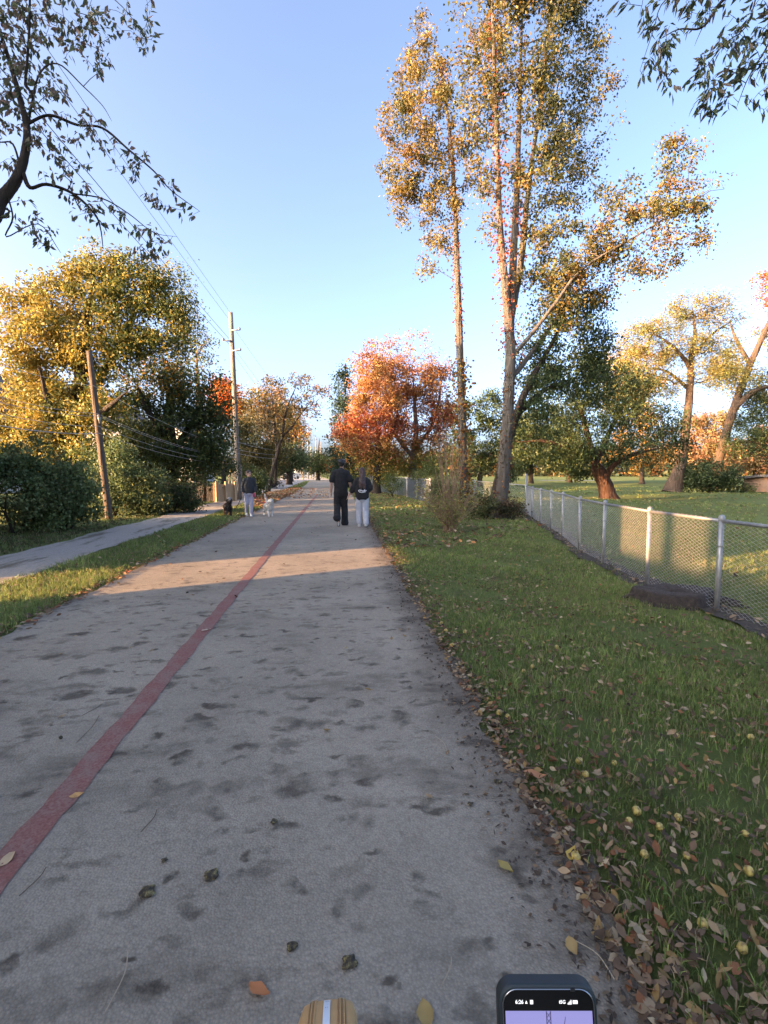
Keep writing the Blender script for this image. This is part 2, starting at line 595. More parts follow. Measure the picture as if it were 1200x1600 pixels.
def wood_mesh(name, P, par, rr, kids, n_main, min_r=0.0):
    V, Q, off = [], [], 0
    started = []
    root = 0
    stack = [(0, -1)]
    while stack:
        i, p = stack.pop()
        chain = [p, i] if p >= 0 else [i]
        while kids[i]:
            ks = sorted(kids[i], key=lambda c: -(rr[c] + (1 if c < n_main else 0)))
            for c in ks[1:]: stack.append((c, i))
            i = ks[0]
            chain.append(i)
        if len(chain) < 2: continue
        pts = P[chain]
        rad = rr[chain].copy()
        if p >= 0: rad[0] = min(rad[0], rad[1] * 1.15)
        rad[-1] *= .6
        r = rad.max()
        if r < min_r: continue
        if r > .09:
            m_ = 3; t_ = np.linspace(0, len(pts) - 1, (len(pts) - 1) * m_ + 1)
            rad = np.interp(t_, np.arange(len(rad)), rad)
            pts = spline(pts, m_) if len(pts) > 2 else np.stack([np.interp(t_, np.arange(len(pts)), pts[:, a_]) for a_ in range(3)], 1)
        ns = 18 if r > .09 else 7 if r > .035 else 4 if r > .012 else 3
        v, q = sweep(pts, rad, ns)
        if r > .09:
            # bark ridges, burls and a flared foot
            c_ = np.repeat(pts, ns, 0); d_ = v - c_; rr_ = np.linalg.norm(d_, axis=1, keepdims=True) + 1e-9
            th = np.tile(np.arange(ns) * 2 * math.pi / ns, len(pts))
            zz_ = np.repeat(np.arange(len(pts)), ns) * 1.0
            w_ = .055 * np.sin(th * 5 + zz_ * .35) + .04 * np.sin(th * 3 - zz_ * .6 + 1) + .05 * np.sin(th * 8 + np.sin(zz_ * .8) * 2) * np.sin(zz_ * 1.7)
            foot = (np.clip(1 - v[:, 2] / .5, 0, 1) ** 2 * (.22 + .14 * np.sin(th * 4 + 1))) if v[:, 2].min() < .3 else 0
            v = c_ + d_ * (1 + w_ + foot)[:, None]
        V.append(v); Q.append(q + off); off += len(v)
    return np_mesh(name, np.concatenate(V), np.concatenate(Q), smooth=True)

def leaf_quads(Pos, size, colors, rng, droop=.4, aspect=.55, fold=.18, dirs=None):
    n = len(Pos)
    d = rng.normal(size=(n, 3)) if dirs is None else dirs + rng.normal(size=(n, 3)) * .35
    d[:, 2] -= droop * 1.6
    d /= np.linalg.norm(d, axis=1, keepdims=True) + 1e-9
    nn = rng.normal(size=(n, 3)) + np.array([0, 0, .6])
    s = np.cross(d, nn); s /= np.linalg.norm(s, axis=1, keepdims=True) + 1e-9
    up = np.cross(s, d)
    L = (size * rng.uniform(.65, 1.3, n))[:, None]
    W = L * aspect / 2
    V = np.empty((n, 4, 3))
    V[:, 0] = Pos
    V[:, 1] = Pos + d * L * .45 + s * W + up * W * fold * 2
    V[:, 2] = Pos + d * L
    V[:, 3] = Pos + d * L * .45 - s * W + up * W * fold * 2
    f = np.arange(n)[:, None] * 4 + np.arange(4)[None]
    return V.reshape(-1, 3), f, np.repeat(colors, 4, 0)

def pick_colors(palette, weights, clump, n_clump, rng, jitter=.22, per_leaf=.35):
    pal = np.array(palette); w = np.array(weights, float); w /= w.sum()
    base = rng.choice(len(pal), n_clump, p=w)
    own = rng.choice(len(pal), len(clump), p=w)
    idx = np.where(rng.random(len(clump)) < per_leaf, own, base[clump])
    c = pal[idx]
    tone = rng.normal(1, jitter * .6, n_clump)[clump] * rng.normal(1, jitter, len(clump))
    return np.clip(c * np.clip(tone, .4, 1.8)[:, None], .004, .9)

def blob_points(blobs, n, rng, shell=.55):
    """blobs: (centre, radii) ellipsoids; points weighted by volume and pushed outwards"""
    vol = np.array([np.prod(r) ** .75 for c, r in blobs]); vol = vol / vol.sum()
    out = []
    for (c, r), w in zip(blobs, vol):
        k = max(3, int(round(n * w)))
        d = rng.normal(size=(k, 3)); d /= np.linalg.norm(d, axis=1, keepdims=True)
        rad = rng.random(k) ** (1 / 3)
        rad = rad * (1 - shell) + shell * np.clip(rng.normal(.85, .17, k), .2, 1.12)
        far = rng.random(k) < .13
        rad = np.where(far, rng.uniform(1.0, 1.42, k), rad)
        out.append(np.asarray(c) + d * rad[:, None] * np.asarray(r))
    return np.concatenate(out)

GREEN_D = [(.035, .055, .020), (.05, .075, .026), (.068, .095, .034), (.085, .11, .04)]
GREEN_M = [(.055, .085, .025), (.08, .11, .03), (.105, .13, .036), (.125, .145, .042)]
OLIVE_GOLD = [(.19, .14, .04), (.15, .125, .04), (.10, .10, .03), (.058, .072, .025), (.23, .15, .04), (.21, .11, .045)]
YELLOW = [(.28, .21, .045), (.24, .20, .05), (.17, .17, .045), (.11, .13, .035), (.31, .215, .04)]
ORANGE = [(.48, .15, .025), (.42, .11, .022), (.34, .08, .022), (.45, .22, .03), (.26, .065, .03)]

def px_blobs(spec, Y, depth=.8):
    """spec: (px, py, rx, ry[, dY]) -> ellipsoids standing round distance Y"""
    out = []
    for s in spec:
        dY = s[4] if len(s) > 4 else 0.0
        c = D(s[0], s[1], Y + dY)
        k = scale_at(c)
        rx, rz = s[2] * k, s[3] * k
        out.append((c, np.array([rx, depth * (rx + rz) / 2, rz])))
    return out

def px_main(pts, Y, radii, k=5, ground=True):
    P = []
    for i, p in enumerate(pts):
        dY = p[2] if len(p) > 2 else 0.0
        P.append(D(p[0], p[1], Y + dY))
    if ground: P[0][2] = -.12
    S = spline(P, k)
    radii = list(radii); radii[-1] = min(radii[-1], .0006 * Y + .003)
    r = np.interp(np.linspace(0, 1, len(S)), np.linspace(0, 1, len(radii)), radii)
    return S, r

LEAF_N, LEAF_S, LEAF_SIG = 1.5, .82, .95
def tree(name, label, mains, blobs, n_att, n_leaf, size, palette, weights, bark, cat='tree', group=None, seed=1,
         sigma=.22, droop=.4, seg=.4, tip=.006, lift=.10, trim=None, zone=None, aspect=.6, shell=.55, bare=0.0, min_r=0.0, extra_twigs=0,
         per_leaf=.35, thick=1.0, clump=.62, frac=.9):
    rng = np.random.default_rng(seed)
    att = blob_points(blobs, n_att, rng, shell)
    att[:, 2] = np.maximum(att[:, 2], .15)
    P, par, rr, kids, tips, n_main = grow(mains, att, rng, seg, tip, lift, thick=thick)
    base = mains[0][0][0]
    root = empty(name, (base[0], base[1], 0))
    off = np.array([base[0], base[1], 0])
    me = wood_mesh('trunk', P - off, par, rr, kids, n_main, min_r)
    link('trunk', me, bark, root)
    # leaves: round the outer twigs
    cand = np.where((rr < max(.03, tip * 3.2)) & (np.arange(len(P)) >= n_main))[0]
    if bare > 0:
        top = P[cand][:, 2]; lim = np.quantile(top, 1 - bare)
        keep = (top < lim) | (rng.random(len(cand)) < .12)
        cand = cand[keep]
    wgt = rng.lognormal(0, clump, len(cand)) * (rng.random(len(cand)) < frac) + 1e-4
    wgt[np.isin(cand, tips)] *= 2.2
    n_leaf = int(n_leaf * LEAF_N); size = size * LEAF_S; sigma = sigma * LEAF_SIG
    ci = rng.choice(len(cand), n_leaf, p=wgt / wgt.sum())
    pos = P[cand[ci]] + rng.normal(size=(n_leaf, 3)) * sigma * np.array([1, 1, .75])
    pos[:, 2] = np.maximum(pos[:, 2], .05)
    cell = max(.45, size * 5)
    hsh = np.floor(pos / cell).astype(np.int64) @ np.array([73856093, 19349663, 83492791])
    colr = pick_colors(palette, weights, np.abs(hsh) % 997, 997, rng, per_leaf=per_leaf)
    if zone is not None:
        colr = zone(pos, colr, rng)
    V, f, c = leaf_quads(pos - off, size, colr, rng, droop, aspect)
    crown = link('crown', np_mesh('crown', V, f, c), LEAF, root)
    tag(root, label, cat, group)
    return root, (P, par, rr, kids, tips, n_main)

def vine(root, pts, rad, n, size, palette, weights, seed, name='vine_leaves', spread=.1):
    """creeper leaves hugging a stem (points in world space)"""
    rng = np.random.default_rng(seed)
    P = np.asarray(pts); t = rng.random(n) * (len(P) - 1)
    i = t.astype(int); f = (t - i)[:, None]
    q = P[i] * (1 - f) + P[np.minimum(i + 1, len(P) - 1)] * f
    a = rng.random(n) * 2 * math.pi
    r = np.interp(t, np.arange(len(P)), rad) + np.abs(rng.normal(0, spread, n))
    q = q + np.stack([np.cos(a) * r, np.sin(a) * r, rng.normal(0, .05, n)], 1)
    ci = rng.integers(0, max(4, n // 8), n)
    colr = pick_colors(palette, weights, ci, max(4, n // 8), rng)
    V, fc, c = leaf_quads(q - np.array(root.location), size, colr, rng, .5, .8)
    o = link(name, np_mesh(name, V, fc, c), LEAF, root)
    tag(o, kind='stuff')
    return o

BARK_PALE = bark_material('bark_pale_twig', (.10, .08, .07), (.23, .185, .165))
BARK_RED = bark_material('bark_red', (.03, .018, .013), (.10, .055, .038))
# ---- right of the path
Yr2 = 14.9
A_main = px_main([(781, 815), (788, 720), (795, 620), (797, 533), (789, 443), (781, 350), (777, 240), (771, 60), (764, -140)], Yr2,
                 [.205, .18, .165, .15, .115, .09, .07, .05, .03], 6)
B_main = px_main([(797, 515), (803, 380, .3), (808, 290, .5), (812, 150, .6), (818, -60, .6)], Yr2, [.12, .11, .09, .06, .03], 5, False)
C_main = px_main([(798, 500), (815, 400, .8), (826, 290, 1.2), (848, 130, 1.5), (868, -80, 1.6)], Yr2, [.12, .10, .08, .05, .03], 5, False)
D_main = px_main([(797, 560), (832, 520, -.2), (872, 468, -.5), (910, 420, -.7), (1000, 365, -1.0), (1110, 298, -1.2)], Yr2, [.075, .062, .05, .036, .024, .01], 5, False)
E_main = px_main([(797, 595), (850, 525, .8), (890, 470, 1.6), (930, 430, 2)], Yr2, [.085, .07, .05, .025], 5, False)
blobs = px_blobs([(722, 70, 22, 50), (738, 150, 20, 60), (925, 130, 26, 60, .5), (910, 290, 34, 34, .8), (765, 70, 45, 85), (825, 40, 62, 105), (892, 70, 50, 90, 1), (757, 210, 28, 80), (835, 220, 55, 80), (895, 215, 50, 65, 1),
                  (790, -90, 100, 90), (880, -60, 60, 80), (850, 330, 45, 55, .5), (880, 395, 65, 50), (975, 355, 60, 50, -.6), (1055, 325, 50, 48, -.9),
                  (1105, 300, 32, 22, -1), (1060, 245, 32, 26, -.8), (935, 430, 60, 45), (1030, 400, 52, 34, -.8), (845, 420, 36, 55), (760, 330, 16, 50),
                  (880, 480, 45, 34), (960, 300, 26, 30, -.6), (1085, 375, 30, 22, -1)], Yr2, .75)
def zone_r2(pos, c, rng):
    # shade on the crown's right-hand side, put in as darker olive leaves
    x = pos[:, 0] - 6.2; z = pos[:, 2]
    g = np.array([(.06, .07, .025), (.08, .085, .03), (.10, .095, .03), (.05, .062, .024)])[rng.integers(0, 4, len(pos))]
    w = (np.clip((pos[:, 0] - 5.2 + .12 * (pos[:, 1] - 15)) / 1.2, 0, 1) * np.clip((z - 7.5) / 2, 0, 1) * np.clip((8.6 - pos[:, 0]) / 1, 0, 1))
    w = w * (rng.random(len(pos)) < .85)
    return np.where((w > rng.random(len(pos)))[:, None], g, c)
bigtree, sk = tree('tall_tree', 'tallest tree, several stems from one trunk, olive gold leaves and a long right limb',
     [A_main, B_main, C_main, D_main, E_main], blobs, 950, 30000, .12, OLIVE_GOLD, [3, 3, 2.5, 3, 2, 1], BARK_GREY,
     seed=3, sigma=.175, droop=.5, seg=.4, tip=.007, zone=zone_r2, clump=.85, frac=.7)
CREEPER = [(.36, .10, .04), (.30, .07, .04), (.34, .15, .05), (.22, .05, .04), (.18, .13, .05)]
vine(bigtree, A_main[0][16:44], A_main[1][16:44], 900, .09, CREEPER, [3, 2, 2, 1, 1], 31, spread=.16)
vine(bigtree, B_main[0][4:], B_main[1][4:], 400, .10, CREEPER, [3, 2, 2, 1, 1], 32, spread=.16)
vine(bigtree, A_main[0][2:16], A_main[1][2:16], 500, .09, [(.16, .06, .03), (.2, .1, .04), (.1, .09, .04)], [1, 1, 1], 33, spread=.04)

Yr1 = 17.6
S_main = px_main([(727, 803), (723, 700), (719, 560), (715, 440), (711, 330), (704, 220), (690, 120), (668, 45)], Yr1, [.175, .145, .128, .105, .08, .06, .04, .02], 6)
blobs = px_blobs([(655, 75, 22, 40), (640, 145, 24, 50), (668, 150, 30, 70), (612, 200, 20, 34), (636, 240, 36, 50), (688, 200, 26, 75), (650, 315, 36, 36),
                  (690, 330, 30, 60), (625, 290, 22, 30), (672, 395, 22, 34), (735, 230, 14, 60)], Yr1, .9)
slim, _ = tree('slender_tree', 'slender single-stemmed tree with golden leaves left of the tallest tree', [S_main], blobs, 340, 10000, .12,
     OLIVE_GOLD, [4, 3, 1.5, 1, 3, 1], BARK_GREY, seed=4, sigma=.152, droop=.5, seg=.4, clump=.8, frac=.75)
vine(slim, S_main[0][13:32], S_main[1][13:32], 450, .09, CREEPER, [3, 2, 2, 1, 1], 35, spread=.05)
vine(slim, S_main[0][0:13], S_main[1][0:13], 1300, .11, [(.22, .07, .03), (.3, .12, .03), (.14, .13, .04), (.36, .2, .04)], [1, 1, 1, 1], 36, spread=.16)

Yr3 = 15.9
m1 = px_main([(768, 808), (782, 740), (806, 650), (832, 590), (866, 530), (890, 470)], Yr3, [.2, .16, .13, .10, .065, .03])
m2 = px_main([(806, 650), (850, 610, .6), (900, 590, 1.2)], Yr3, [.1, .08, .04], 4, False)
blobs = px_blobs([(850, 520, 40, 45), (895, 480, 42, 40), (925, 540, 36, 40, 1), (835, 590, 30, 40), (890, 590, 50, 40, 1), (940, 600, 30, 34, 1), (830, 640, 34, 30), (870, 430, 26, 30, 1)], Yr3, .9)
tree('leaning_tree', 'dark green tree with leaning ivy-dark trunk just behind the tallest tree', [m1, m2], blobs, 320, 8500, .13,
     GREEN_D + [(.12, .1, .03)], [2, 3, 3, 2, .6], BARK_DARK, seed=5, sigma=.2, droop=.6)

Yr4 = 25.2
m1 = px_main([(953, 784), (945, 757), (934, 733), (926, 716)], Yr4, [.46, .38, .34, .3], 4)
m2 = px_main([(926, 716), (895, 700, -.5), (850, 690, -1), (815, 690, -1)], Yr4, [.2, .16, .1, .04], 4, False)
m3 = px_main([(945, 752), (958, 728, -.4), (990, 710, -.8), (1035, 700, -1)], Yr4, [.17, .14, .1, .04], 4, False)
m4 = px_main([(926, 716), (918, 680, .5), (905, 630, 1), (900, 580, 1)], Yr4, [.2, .16, .1, .04], 4, False)
m5 = px_main([(930, 724), (955, 670, 1), (980, 620, 1)], Yr4, [.17, .12, .04], 4, False)
blobs = px_blobs([(850, 665, 52, 34), (920, 640, 55, 45), (1000, 660, 50, 36), (905, 585, 45, 36), (852, 605, 30, 34), (955, 610, 40, 36), (1045, 690, 28, 24),
                  (820, 695, 30, 22), (930, 690, 50, 16, -1.6), (1000, 610, 26, 30), (1070, 720, 16, 14, -1), (980, 700, 50, 14, -1.5), (860, 705, 60, 16, -1.5), (1040, 660, 34, 26), (890, 725, 30, 10, -1), (1010, 725, 40, 10, -1.5)], Yr4, 1.0)
tree('mulberry_tree', 'spreading low dark green tree with short brown trunk on the lawn behind the fence', [m1, m2, m3, m4, m5], blobs, 460, 19000, .16,
     GREEN_D + [(.09, .09, .03)], [3, 3, 2.5, 1.5, .6], BARK_RED, seed=6, sigma=.3, droop=.6, lift=.04)

LOCUST = [(.24, .22, .065), (.18, .19, .06), (.27, .22, .065), (.13, .15, .05), (.28, .2, .065)]
Yr5 = 34.5
m1 = px_main([(1050, 771), (1062, 730), (1070, 680), (1078, 610), (1080, 560), (1086, 520), (1082, 480)], Yr5, [.68, .38, .30, .25, .19, .11, .04], 5)
m2 = px_main([(1080, 575), (1050, 540, -1), (1010, 515, -1.5)], Yr5, [.15, .10, .04], 4, False)
m3 = px_main([(1080, 560), (1110, 525, 1), (1145, 500, 1.4)], Yr5, [.14, .10, .04], 4, False)
m4 = px_main([(1079, 610), (1040, 580, 1), (1000, 575, 2)], Yr5, [.13, .09, .04], 4, False)
blobs = px_blobs([(1080, 480, 34, 20), (1035, 510, 34, 18), (1130, 496, 40, 18), (1005, 535, 40, 28), (1125, 550, 34, 28), (1065, 545, 44, 26), (985, 590, 40, 36),
                  (1140, 590, 26, 24), (1040, 600, 30, 22), (1100, 590, 26, 16), (1110, 470, 24, 12)], Yr5, .9)
tree('locust_tree', 'airy yellow green tree with upright sunlit trunk behind the low dark green tree', [m1, m2, m3, m4], blobs, 520, 21000, .19,
     LOCUST, [3, 2, 2, 1, 2], BARK_BROWN, seed=7, sigma=.34, droop=.2, aspect=.42, seg=.6, tip=.012)
Yr6 = 41.0
m1 = px_main([(1112, 766), (1124, 715), (1146, 640), (1172, 570), (1192, 525), (1216, 470), (1230, 420)], Yr6, [.5, .38, .32, .27, .21, .12, .06], 5)
m2 = px_main([(1146, 640), (1180, 610, -1), (1225, 600, -1.5)], Yr6, [.25, .2, .08], 4, False)
m3 = px_main([(1172, 570), (1150, 530, 1), (1140, 500, 1)], Yr6, [.2, .14, .05], 4, False)
m4 = px_main([(1130, 700), (1170, 690, -1.5), (1215, 700, -2)], Yr6, [.2, .15, .06], 4, False)
blobs = px_blobs([(1130, 575, 30, 24), (1170, 600, 30, 26), (1195, 640, 30, 26), (1175, 690, 40, 22, -2), (1215, 610, 34, 40), (1205, 690, 30, 30, -2), (1215, 450, 26, 40),
                  (1165, 650, 26, 20), (1230, 520, 26, 50)], Yr6, .9)
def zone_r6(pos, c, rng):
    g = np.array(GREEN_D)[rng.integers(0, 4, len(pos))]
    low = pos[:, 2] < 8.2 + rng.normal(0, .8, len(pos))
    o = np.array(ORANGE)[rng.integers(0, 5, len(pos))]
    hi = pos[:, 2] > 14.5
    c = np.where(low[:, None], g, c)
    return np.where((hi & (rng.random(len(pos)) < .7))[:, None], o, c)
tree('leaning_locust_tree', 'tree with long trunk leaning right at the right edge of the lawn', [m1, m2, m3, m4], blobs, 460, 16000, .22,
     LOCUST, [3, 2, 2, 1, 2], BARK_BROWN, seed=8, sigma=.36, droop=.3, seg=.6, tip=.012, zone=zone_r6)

def shrub(name, label, px, py, rx, ry, size, palette, weights, n_leaf, seed, n_att=70, group=None, extra=(), cat='shrub', bark=BARK_DARK, base_py=None, sigma=.14):
    g = G(px, base_py if base_py else py + ry)
    Y = g[1]
    rng = np.random.default_rng(seed + 500)
    mains = []
    k = scale_at(g)
    for j in range(4):
        a = rng.uniform(-.6, .6); b = rng.uniform(.4, .9)
        p0 = g + np.array([rng.normal(0, .08), rng.normal(0, .08), -.05])
        p1 = np.array([g[0] + a * rx * k, g[1] + rng.normal(0, .3), (ry * k) * b])
        S = spline([p0, (p0 + p1) / 2 + rng.normal(size=3) * .05, p1], 4)
        mains.append((S, np.linspace(.035, .012, len(S))))
    mains = [mains[0]] + [(np.vstack([mains[0][0][:1], m[0]]), np.concatenate([[.03], m[1]])) for m in mains[1:]]
    blobs = px_blobs([(px, py, rx, ry)] + list(extra), Y, .8)
    r, _ = tree(name, label, mains, blobs, n_att, n_leaf, size, palette, weights, bark, cat, group, seed, sigma=sigma, seg=.3, tip=.005)
    return r

shrub('shrub', 'dark green bush at the foot of the tree leaning right', 1110, 742, 46, 26, .2, GREEN_D, [2, 3, 3, 2], 5500, 21, 120, extra=[(1090, 752, 26, 16), (1135, 755, 30, 14)], base_py=768, sigma=.3)

# the orange maples beside the path
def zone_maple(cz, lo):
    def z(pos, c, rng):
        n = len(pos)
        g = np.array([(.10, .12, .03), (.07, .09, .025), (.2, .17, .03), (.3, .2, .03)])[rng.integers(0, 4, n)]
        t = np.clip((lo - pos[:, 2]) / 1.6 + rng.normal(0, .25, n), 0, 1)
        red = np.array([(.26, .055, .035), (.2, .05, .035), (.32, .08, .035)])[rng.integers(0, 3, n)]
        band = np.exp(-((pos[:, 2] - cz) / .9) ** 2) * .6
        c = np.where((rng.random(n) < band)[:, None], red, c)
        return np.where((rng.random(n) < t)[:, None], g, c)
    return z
MAPLE = [(.42, .20, .065), (.38, .165, .06), (.33, .125, .055), (.40, .24, .075), (.27, .105, .055)]
Ym = 33.0
m1 = px_main([(588, 772), (589, 740), (592, 710), (590, 680), (585, 640)], Ym, [.3, .25, .22, .16, .08])
m2 = px_main([(592, 712), (570, 690), (555, 665)], Ym, [.14, .1, .05], 4, False)
m3 = px_main([(592, 705), (615, 670, 1), (625, 620, 1)], Ym, [.16, .12, .05], 4, False)
blobs = px_blobs([(565, 645, 30, 26), (556, 690, 26, 22), (590, 615, 36, 36), (600, 670, 34, 30), (610, 715, 26, 16), (565, 715, 18, 16), (580, 580, 28, 26), (605, 740, 18, 14), (560, 738, 20, 14), (585, 700, 30, 20), (575, 665, 34, 26)], Ym, 1.0)
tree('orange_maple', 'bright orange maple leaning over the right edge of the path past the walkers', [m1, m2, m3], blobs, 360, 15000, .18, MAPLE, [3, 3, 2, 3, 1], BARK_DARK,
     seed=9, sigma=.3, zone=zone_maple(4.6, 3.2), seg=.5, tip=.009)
Ym2 = 35.0
m1 = px_main([(639, 769), (644, 740), (646, 710), (650, 680), (648, 630), (645, 580)], Ym2, [.34, .27, .23, .18, .12, .06])
m2 = px_main([(646, 715), (625, 690), (610, 660), (600, 620)], Ym2, [.16, .13, .1, .05], 4, False)
m3 = px_main([(648, 700), (672, 670, 1), (685, 630, 1), (690, 590, 1)], Ym2, [.16, .12, .09, .05], 4, False)
blobs = px_blobs([(640, 585, 52, 40), (680, 610, 28, 40), (612, 600, 34, 40), (650, 650, 54, 28), (690, 655, 20, 30), (620, 690, 34, 20), (670, 695, 34, 18), (640, 545, 55, 25), (600, 555, 34, 25), (680, 560, 28, 25), (630, 720, 34, 14), (680, 720, 28, 16), (655, 735, 30, 10)], Ym2, 1.0)
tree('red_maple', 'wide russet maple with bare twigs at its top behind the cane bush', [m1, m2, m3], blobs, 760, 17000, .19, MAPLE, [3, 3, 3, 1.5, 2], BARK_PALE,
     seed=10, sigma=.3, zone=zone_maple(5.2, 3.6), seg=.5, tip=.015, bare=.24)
# conifer behind
m1 = px_main([(541, 770), (541, 700), (540, 640), (540, 575)], 47.0, [.3, .22, .12, .03])
blobs = px_blobs([(538, 700, 26, 30), (536, 655, 20, 26), (537, 615, 14, 26), (540, 585, 8, 18), (540, 740, 24, 20)], 47.0, 1.0)
tree('conifer', 'blue green conifer half hidden behind the orange maple', [m1], blobs, 220, 7000, .24, [(.025, .05, .03), (.035, .065, .04), (.05, .08, .05)], [1, 1, 1], BARK_DARK,
     seed=12, sigma=.3, lift=-.05, seg=.6, tip=.01)
m1 = px_main([(552, 765), (550, 735), (548, 705)], 52.0, [.25, .2, .1])
blobs = px_blobs([(548, 690, 24, 26), (536, 715, 20, 22), (560, 720, 24, 20), (545, 745, 20, 14), (530, 735, 14, 14)], 52.0, 1.0)
tree('far_tree', 'far reddish green tree closing the right side of the path behind the walking man', [m1], blobs, 120, 4500, .26, GREEN_M + [(.26, .09, .03), (.2, .13, .03)], [2, 2, 2, 1, 2, 2], BARK_DARK, seed=13, sigma=.4, seg=.8, tip=.012)

# darker trees behind, between maple and lawn
for i, (lab, bx, by, Y, bl, pal, w) in enumerate([
    ('dark green tree filling the gap between red maple and tallest tree', 750, 762, 46, [(745, 690, 40, 40), (765, 640, 28, 34), (730, 725, 36, 26), (780, 720, 40, 28), (720, 660, 28, 32), (800, 660, 26, 30)], GREEN_D, [2, 3, 2, 1]),
    ('dark round tree at the far side of the lawn behind the leaning trunk', 830, 755, 58, [(830, 695, 46, 36), (870, 710, 40, 28), (800, 715, 38, 28), (850, 660, 34, 28)], GREEN_D, [3, 3, 1, 1]),
    ('dark tree at the far side of the lawn left of the low spreading tree', 890, 752, 66, [(890, 712, 44, 28), (930, 718, 40, 24), (870, 680, 34, 26)], GREEN_D, [3, 3, 1, 1]),
    ('thin golden tree between the low dark green tree and the yellow green tree', 1003, 757, 58, [(1000, 690, 40, 36), (985, 630, 34, 40), (1030, 700, 34, 26), (1010, 575, 34, 36), (965, 590, 26, 30)], [(.40, .22, .06), (.34, .2, .06), (.24, .17, .05)], [1, 1, 1]),
    ('far pale tan sunlit tree between the two locust trunks', 1105, 748, 105, [(1100, 700, 36, 30), (1130, 715, 34, 20), (1075, 715, 26, 18), (1110, 660, 24, 20)], [(.30, .2, .09), (.26, .19, .08), (.3, .15, .08)], [1, 1, 1]),
    ('far pale tan tree at the right edge of the picture', 1180, 748, 110, [(1180, 712, 34, 22), (1210, 700, 30, 30), (1155, 725, 24, 14)], [(.28, .19, .09), (.22, .17, .07), (.3, .15, .08)], [1, 1, 1])]):
    m1 = px_main([(bx, by), (bx, by - 25), (bx + 3, by - 55)], Y, [.012 * Y * .5, .2, .1], 4)
    tree('background_tree', lab, [m1], px_blobs(bl, Y, .9), 150, 8500, .0062 * Y, pal, w, BARK_DARK, seed=40 + i, sigma=.008 * Y, seg=.018 * Y, tip=.00022 * Y, min_r=.0)

# ---- left of the path
Yl = 19.5
m1 = px_main([(105, 800), (108, 720), (118, 640), (130, 560), (140, 480), (150, 420)], Yl, [.34, .28, .24, .18, .11, .05])
m2 = px_main([(110, 700), (80, 640, -1), (60, 570, -1.5)], Yl, [.18, .13, .05], 4, False)
m3 = px_main([(118, 640), (170, 570, .5), (210, 490, .6), (225, 430, .6)], Yl, [.17, .13, .09, .04], 4, False)
m4 = px_main([(112, 680), (165, 640, -1.5), (200, 610, -2)], Yl, [.14, .1, .05], 4, False)
m5 = px_main([(125, 590), (90, 520, .5), (80, 460, .5)], Yl, [.13, .09, .04], 4, False)
blobs = px_blobs([(90, 470, 50, 40), (150, 430, 40, 34), (205, 440, 50, 38), (255, 470, 36, 40), (160, 510, 60, 44), (70, 545, 44, 48), (115, 590, 50, 48),
                  (40, 600, 34, 60), (90, 660, 50, 42, -.6), (60, 710, 36, 34, -1.2), (150, 640, 40, 34, -1), (210, 540, 40, 40), (25, 480, 26, 40), (270, 520, 26, 40), (15, 680, 22, 40), (120, 700, 30, 14, -1.8)], Yl, .85)
def zone_l1(pos, c, rng):
    # right-hand shoulder of the crown is greener
    n = len(pos)
    g = np.array(GREEN_M + [(.16, .15, .03)])[rng.integers(0, 5, n)]
    w = np.clip((pos[:, 0] + 9.2) / 2.0, 0, .65) + np.clip((3.4 - pos[:, 2]) / 3, 0, .5)
    return np.where((rng.random(n) < w)[:, None], g, c)
tree('yellow_maple', 'large golden yellow tree on the left above the hedge and leaning pole', [m1, m2, m3, m4, m5], blobs, 700, 38000, .145, YELLOW, [4, 3, 2, 1.2, 2], BARK_DARK,
     seed=14, sigma=.24, zone=zone_l1, seg=.45, tip=.007)
Yl2 = 22.5
m1 = px_main([(268, 795), (268, 720), (264, 650), (262, 590)], Yl2, [.32, .26, .18, .06])
m2 = px_main([(268, 715), (300, 660, .5), (318, 620, .8)], Yl2, [.18, .12, .05], 4, False)
m3 = px_main([(266, 690), (230, 640, -1), (215, 600, -1)], Yl2, [.16, .12, .05], 4, False)
blobs = px_blobs([(250, 610, 50, 40), (300, 620, 40, 40), (215, 640, 40, 40, -.5), (280, 680, 52, 40, -.5), (330, 675, 28, 44), (230, 710, 50, 36, -1), (308, 715, 36, 20), (190, 690, 34, 34), (260, 565, 34, 22), (175, 745, 40, 24, -1), (345, 640, 14, 34), (344, 700, 16, 34), (300, 740, 40, 16)], Yl2, .9)
def zone_l2(pos, c, rng):
    n = len(pos)
    o = np.array([(.34, .16, .03), (.3, .2, .03), (.22, .18, .03)])[rng.integers(0, 3, n)]
    w = np.clip((pos[:, 2] - 4.4) / 2.0, 0, .30)
    return np.where((rng.random(n) < w)[:, None], o, c)
tree('green_tree', 'dark green tree between the leaning pole and the tall pole', [m1, m2, m3], blobs, 420, 20000, .16, GREEN_D + [(.08, .1, .03)], [2, 3, 3, 2, 1], BARK_DARK,
     seed=15, sigma=.28, zone=zone_l2, seg=.45, tip=.008)
Yl3 = 27.0
m1 = px_main([(315, 785), (313, 700), (310, 620), (306, 540)], Yl3, [.3, .22, .14, .05])
blobs = px_blobs([(305, 530, 26, 34), (290, 500, 22, 40), (318, 565, 18, 30), (265, 450, 34, 44), (285, 590, 30, 30)], Yl3, .9)
tree('sparse_tree', 'thinly leaved grey twigged tree rising behind the dark green tree', [m1], blobs, 300, 2600, .15, GREEN_M + YELLOW[:2], [2, 2, 2, 2, 1, 1], BARK_TWIG,
     seed=16, sigma=.25, seg=.5, tip=.009)

